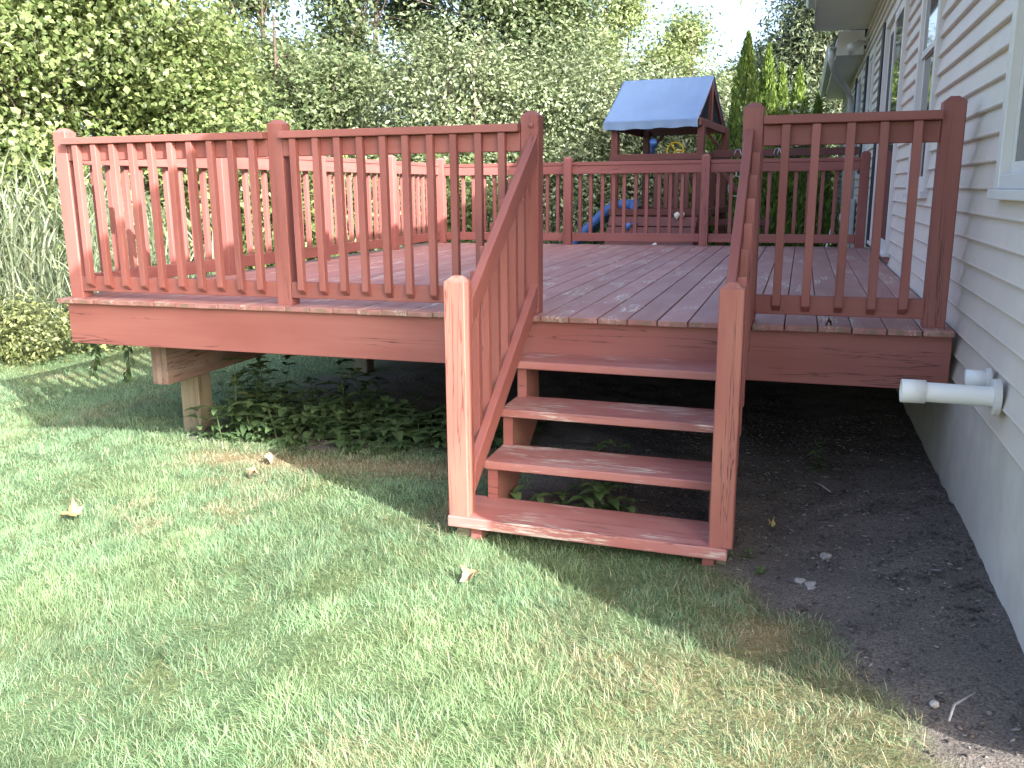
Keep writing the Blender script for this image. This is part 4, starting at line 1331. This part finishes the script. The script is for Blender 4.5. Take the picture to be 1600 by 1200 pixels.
weed_plant('tall leafy weed at the deck support post with light green leaves', [(-2.30, 0.50, 0.52, 0.10, 5), (-2.22, 0.58, 0.46, 0.09, 5)], 96, ((0.06, 0.09, 0.03), (0.13, 0.17, 0.06)))

def vine(label, x, y, z, L, seed):
    rng_ = np.random.default_rng(seed)
    e = empty('hanging_vine', (x, y, z), None, label, 'vine')
    n = 26
    path = [Vector((x + 0.02 * math.sin(i * .5), y, z - L * i / 9)) for i in range(10)]
    tube('stem', path, 0.003, M['bark'], e, 5)
    t = rng_.random(n)
    base = np.stack([x + 0.02 * np.sin(t * 4.5), np.full(n, y), z - L * t], 1)
    a = rng_.random(n) * 6.28
    d = np.stack([np.cos(a) * .8, np.sin(a) * .8, -0.6 + 0 * a], 1)
    k_ = rng_.random(n)[:, None]
    lv = ovate(rng_, base, d, rng_.uniform(.035, .06, n), rng_.uniform(.022, .04, n), np.array(WL[0]) * (1 - k_) + np.array(WL[1]) * k_, 3)
    obj('leaves', npmesh('leaves', *lv), M['weed'], e)
vine('longer dark vine hanging below the deck corner, next to the beam end', -3.06, 0.45, -0.27, 0.32, 101)
vine('shorter dark vine hanging below the deck corner, nearer the lawn edge', -3.085, 0.20, -0.27, 0.24, 102)

# ------------------------------------------------------------------ lawn grass
def lawn():
    rng = np.random.default_rng(111)
    P_ = []
    bands = [(-2.9, -0.9, -3.4, 1.7, 18500), (-0.9, 0.45, -4.6, 1.2, 11500), (0.45, 1.8, -6.2, -2.3, 6000), (1.8, 4.6, -7.5, -3.0, 2200), (5.7, 9.0, -7.0, 1.6, 260)]
    for (ya_, yb_, xa_, xb_, den) in bands:
        n = int((yb_ - ya_) * (xb_ - xa_) * den)
        x = rng.uniform(xa_, xb_, n); y = rng.uniform(ya_, yb_, n)
        # keep what lies inside the view with a margin on both sides
        dx, dy = x - CAM.x, y - CAM.y
        f_ = -math.sin(yaw) * dx + math.cos(yaw) * dy; r_ = math.cos(yaw) * dx + math.sin(yaw) * dy
        ok = (np.abs(r_) < 0.66 * f_ + 0.5) & (f_ > 0.9)
        keep = ok & (rng.random(n) > dirt_mask(x, y) * 1.05 - 0.015)
        P_.append(np.stack([x[keep], y[keep]], 1))
    P_ = np.concatenate(P_)
    n = len(P_)
    x, y = P_[:, 0], P_[:, 1]
    dist = np.hypot(x - CAM.x, y - CAM.y)
    dry = dry_mask(x, y)
    clump = vnoise(x, y, 6, 21)
    a = rng.random(n) * 2 * math.pi
    flow = vnoise(x, y, 1.5, 31) * 6.28
    lean = rng.uniform(0.25, 0.95, n)
    flow2 = vnoise(x, y, 7, 33) * 12.6
    dirv = np.stack([np.cos(a) * lean + 0.25 * np.cos(flow) + 0.45 * np.cos(flow2), np.sin(a) * lean + 0.25 * np.sin(flow) + 0.45 * np.sin(flow2), np.ones(n)], 1)
    dirv /= np.linalg.norm(dirv, axis=1)[:, None]
    L = rng.uniform(0.024, 0.066, n) * (0.5 + 1.0 * clump) * (1 - 0.35 * dry)
    Wd = rng.uniform(0.0012, 0.0023, n) * np.clip(dist / 3.2, 1, 2.6)
    bend = rng.uniform(0.05, 0.5, n)
    k_ = rng.random(n)[:, None]
    tone = (0.62 + 0.4 * vnoise(x, y, 2.4, 41) + 0.4 * vnoise(x, y, 11, 43))[:, None]
    yel = sstep(0.35, 0.8, vnoise(x, y, 3.6, 47))[:, None] * np.array([[0.018, 0.006, -0.008]])
    g1 = np.array((0.075, 0.142, 0.066)) * (1 - k_) + np.array((0.238, 0.36, 0.21)) * k_
    s1 = np.array((0.25, 0.22, 0.135)) * (1 - k_) + np.array((0.43, 0.40, 0.27)) * k_
    isdry = (rng.random(n) < (0.07 + 0.72 * dry))[:, None]
    cc = np.where(isdry, s1, np.clip(g1 * tone + yel, 0.01, 1))
    base = np.stack([x, y, gz(x, y) - 0.003], 1)
    V, F, c = ribbons(rng, base, dirv, L, Wd, bend, cc, 2)
    return npmesh('lawn_grass', V, F, c)
tag(obj('lawn_grass', lawn(), M['grass']), 'short patchy lawn grass with dry straw-coloured spots', 'grass', kind='stuff')

# ------------------------------------------------------------------ soil litter, stones, fallen leaves
def pebbles():
    rng = np.random.default_rng(121)
    n0 = 40000
    x = rng.uniform(0.2, 1.72, n0); y = rng.uniform(-2.3, 1.6, n0)
    keep = (dirt_mask(x, y) > 0.6) & (rng.random(n0) < 0.25 + 0.75 * sstep(0.35, 0.7, vnoise(x, y, 4, 9)))
    x, y = x[keep], y[keep]
    n = len(x)
    s = 0.0020 + 0.0085 * rng.random(n) ** 5
    oct_ = np.array([(1, 0, 0), (0, 1, 0), (-1, 0, 0), (0, -1, 0), (0, 0, 0.7), (0, 0, -0.7)], float)
    ang = rng.random(n) * 6.28
    sc = np.stack([s * rng.uniform(0.7, 2.6, n), s * rng.uniform(0.4, 1.1, n), s * rng.uniform(0.4, 0.9, n)], 1)
    q = oct_[None] * sc[:, None] * rng.uniform(0.7, 1.3, (n, 6, 1))
    ca, sa = np.cos(ang)[:, None], np.sin(ang)[:, None]
    V = np.stack([q[..., 0] * ca - q[..., 1] * sa + x[:, None], q[..., 0] * sa + q[..., 1] * ca + y[:, None], q[..., 2] + (gz(x, y) + 0.012 * (vnoise(x, y, 9, 1) - .5) * 2 + s * 0.2)[:, None]], 2).reshape(-1, 3)
    tri = np.array([(0, 1, 4), (1, 2, 4), (2, 3, 4), (3, 0, 4), (1, 0, 5), (2, 1, 5), (3, 2, 5), (0, 3, 5)])
    F = (np.arange(n)[:, None, None] * 6 + tri[None]).reshape(-1, 3)
    k_ = rng.random(n)[:, None] ** 3
    cc = np.array((0.06, 0.053, 0.048)) * (1 - k_) + np.array((0.25, 0.23, 0.21)) * k_
    return npmesh('gravel', V, F, np.repeat(cc, 6, 0))
tag(obj('gravel', pebbles(), M['gravel']), 'small stones and chips scattered over the bare soil', 'gravel', kind='stuff')

def stone(name, label, x, y, sx, sy, sz, seed, parent=None):
    rng = np.random.default_rng(seed)
    bm = bmesh.new()
    bmesh.ops.create_icosphere(bm, subdivisions=2, radius=1)
    for v in bm.verts:
        f = 1 + 0.16 * math.sin(v.co.x * 4 + seed) + 0.12 * math.cos(v.co.y * 5 + seed * 2) + rng.normal() * 0.04
        v.co = Vector((v.co.x * sx * f, v.co.y * sy * f, v.co.z * sz * f))
    me = bpy.data.meshes.new(name); bm.to_mesh(me); bm.free()
    o = obj(name, me, M['stone'], parent, Matrix.Translation((x, y, float(gz(x, y)) + sz * 0.35)) @ Matrix.Rotation(seed, 4, 'Z'))
    if label: tag(o, label, 'stone')
    return o
stone('flat_stone', 'flat pale stone alone on the bare soil right of the stairs', 1.215, -0.684, 0.034, 0.022, 0.010, 1)
stone('mortar_lump', 'crumbled pale lump of mortar on the soil near the lawn edge', 1.12, -0.91, 0.030, 0.022, 0.010, 2)
stone('mortar_lump', 'wider flat crumbled mortar piece beside the lump on the soil', 1.165, -0.955, 0.036, 0.026, 0.008, 5)
stone('pebble', 'small white pebble at the sunlit corner of the soil', 1.46, -1.76, 0.016, 0.012, 0.009, 7)
tag(tube('stick', [(1.175, 0.22, float(gz(1.175, .22)) + .012), (1.21, 0.14, float(gz(1.21, .14)) + .016), (1.25, 0.04, float(gz(1.25, .04)) + .012)], [0.004, 0.0045, 0.003], M['stone'], None, 6), 'pale dry stick lying on the soil under the deck edge', 'stick')
tag(tube('stick', [(1.48, -1.86, float(gz(1.46, -1.88)) + .02), (1.50, -1.80, float(gz(1.50, -1.80)) + .026), (1.56, -1.73, float(gz(1.56, -1.73)) + .02)], [0.003, 0.0035, 0.002], M['stone'], None, 6), 'thin straw-coloured twig at the sunny edge of the soil', 'stick')

def dead_leaf(label, x, y, s, seed, c1, c2, lift=0.035):
    """curled, lobed dry leaf"""
    rng = np.random.default_rng(seed)
    n = 22
    V = [(0, 0, 0.012)]
    for i in range(n):
        a = 2 * math.pi * i / n
        r_ = s * (0.70 + 0.17 * math.cos(5 * a) + 0.08 * math.cos(11 * a) + 0.05 * rng.normal())
        V.append((r_ * math.cos(a), r_ * math.sin(a) * 0.85, 0.010 + 0.028 * math.sin(a * 2 + seed) * r_ / s + 0.55 * r_ * r_ / s * 0.5))
    mid = []
    F = [(0, i + 1, (i + 1) % n + 1) for i in range(n)]
    me = pymesh('fallen_leaf', V, F, False)
    a = me.attributes.new('col', 'FLOAT_COLOR', 'POINT')
    for i in range(n + 1):
        t = rng.random()
        a.data[i].color = (*[c1[j] * (1 - t) + c2[j] * t for j in range(3)], 1)
    o = obj('fallen_leaf', me, M['weed'], None, Matrix.Translation((x, y, float(gz(x, y)) + lift)) @ Matrix.Rotation(0.3, 4, 'X') @ Matrix.Rotation(seed, 4, 'Z'))
    sm = o.modifiers.new('leaf thickness', 'SOLIDIFY'); sm.thickness = 0.001
    tag(o, label, 'leaf')
dead_leaf('pale lobed leaf out on the sunny lawn, farthest from the stairs', -2.187, -0.985, 0.075, 2, (0.30, 0.20, 0.08), (0.40, 0.29, 0.15))
dead_leaf('tan curled leaf in the shade in front of the deck post', -1.63, -0.31, 0.042, 3, (0.26, 0.17, 0.11), (0.34, 0.24, 0.16))
dead_leaf('cream and brown leaf on the grass before the bottom tread', -0.052, -1.26, 0.05, 4, (0.42, 0.34, 0.25), (0.24, 0.14, 0.05))
dead_leaf('grey crumpled leaf on the dry grass before the weeds', -1.70, -0.02, 0.055, 5, (0.25, 0.21, 0.16), (0.34, 0.29, 0.22))
dead_leaf('small yellow leaf on the bare soil beside the stairs', 1.0, -0.35, 0.018, 6, (0.5, 0.4, 0.15), (0.55, 0.45, 0.2), 0.015)
dead_leaf('small curled leaf on the deck boards under the short railing', 1.19, 0.045, 0.022, 8, (0.10, 0.05, 0.03), (0.14, 0.08, 0.05))
bpy.data.objects[-1] if False else None
for o in list(bpy.data.objects):
    if o.name.startswith('fallen_leaf') and 'deck boards' in o.get('label', ''):
        o.location.z = 0.004
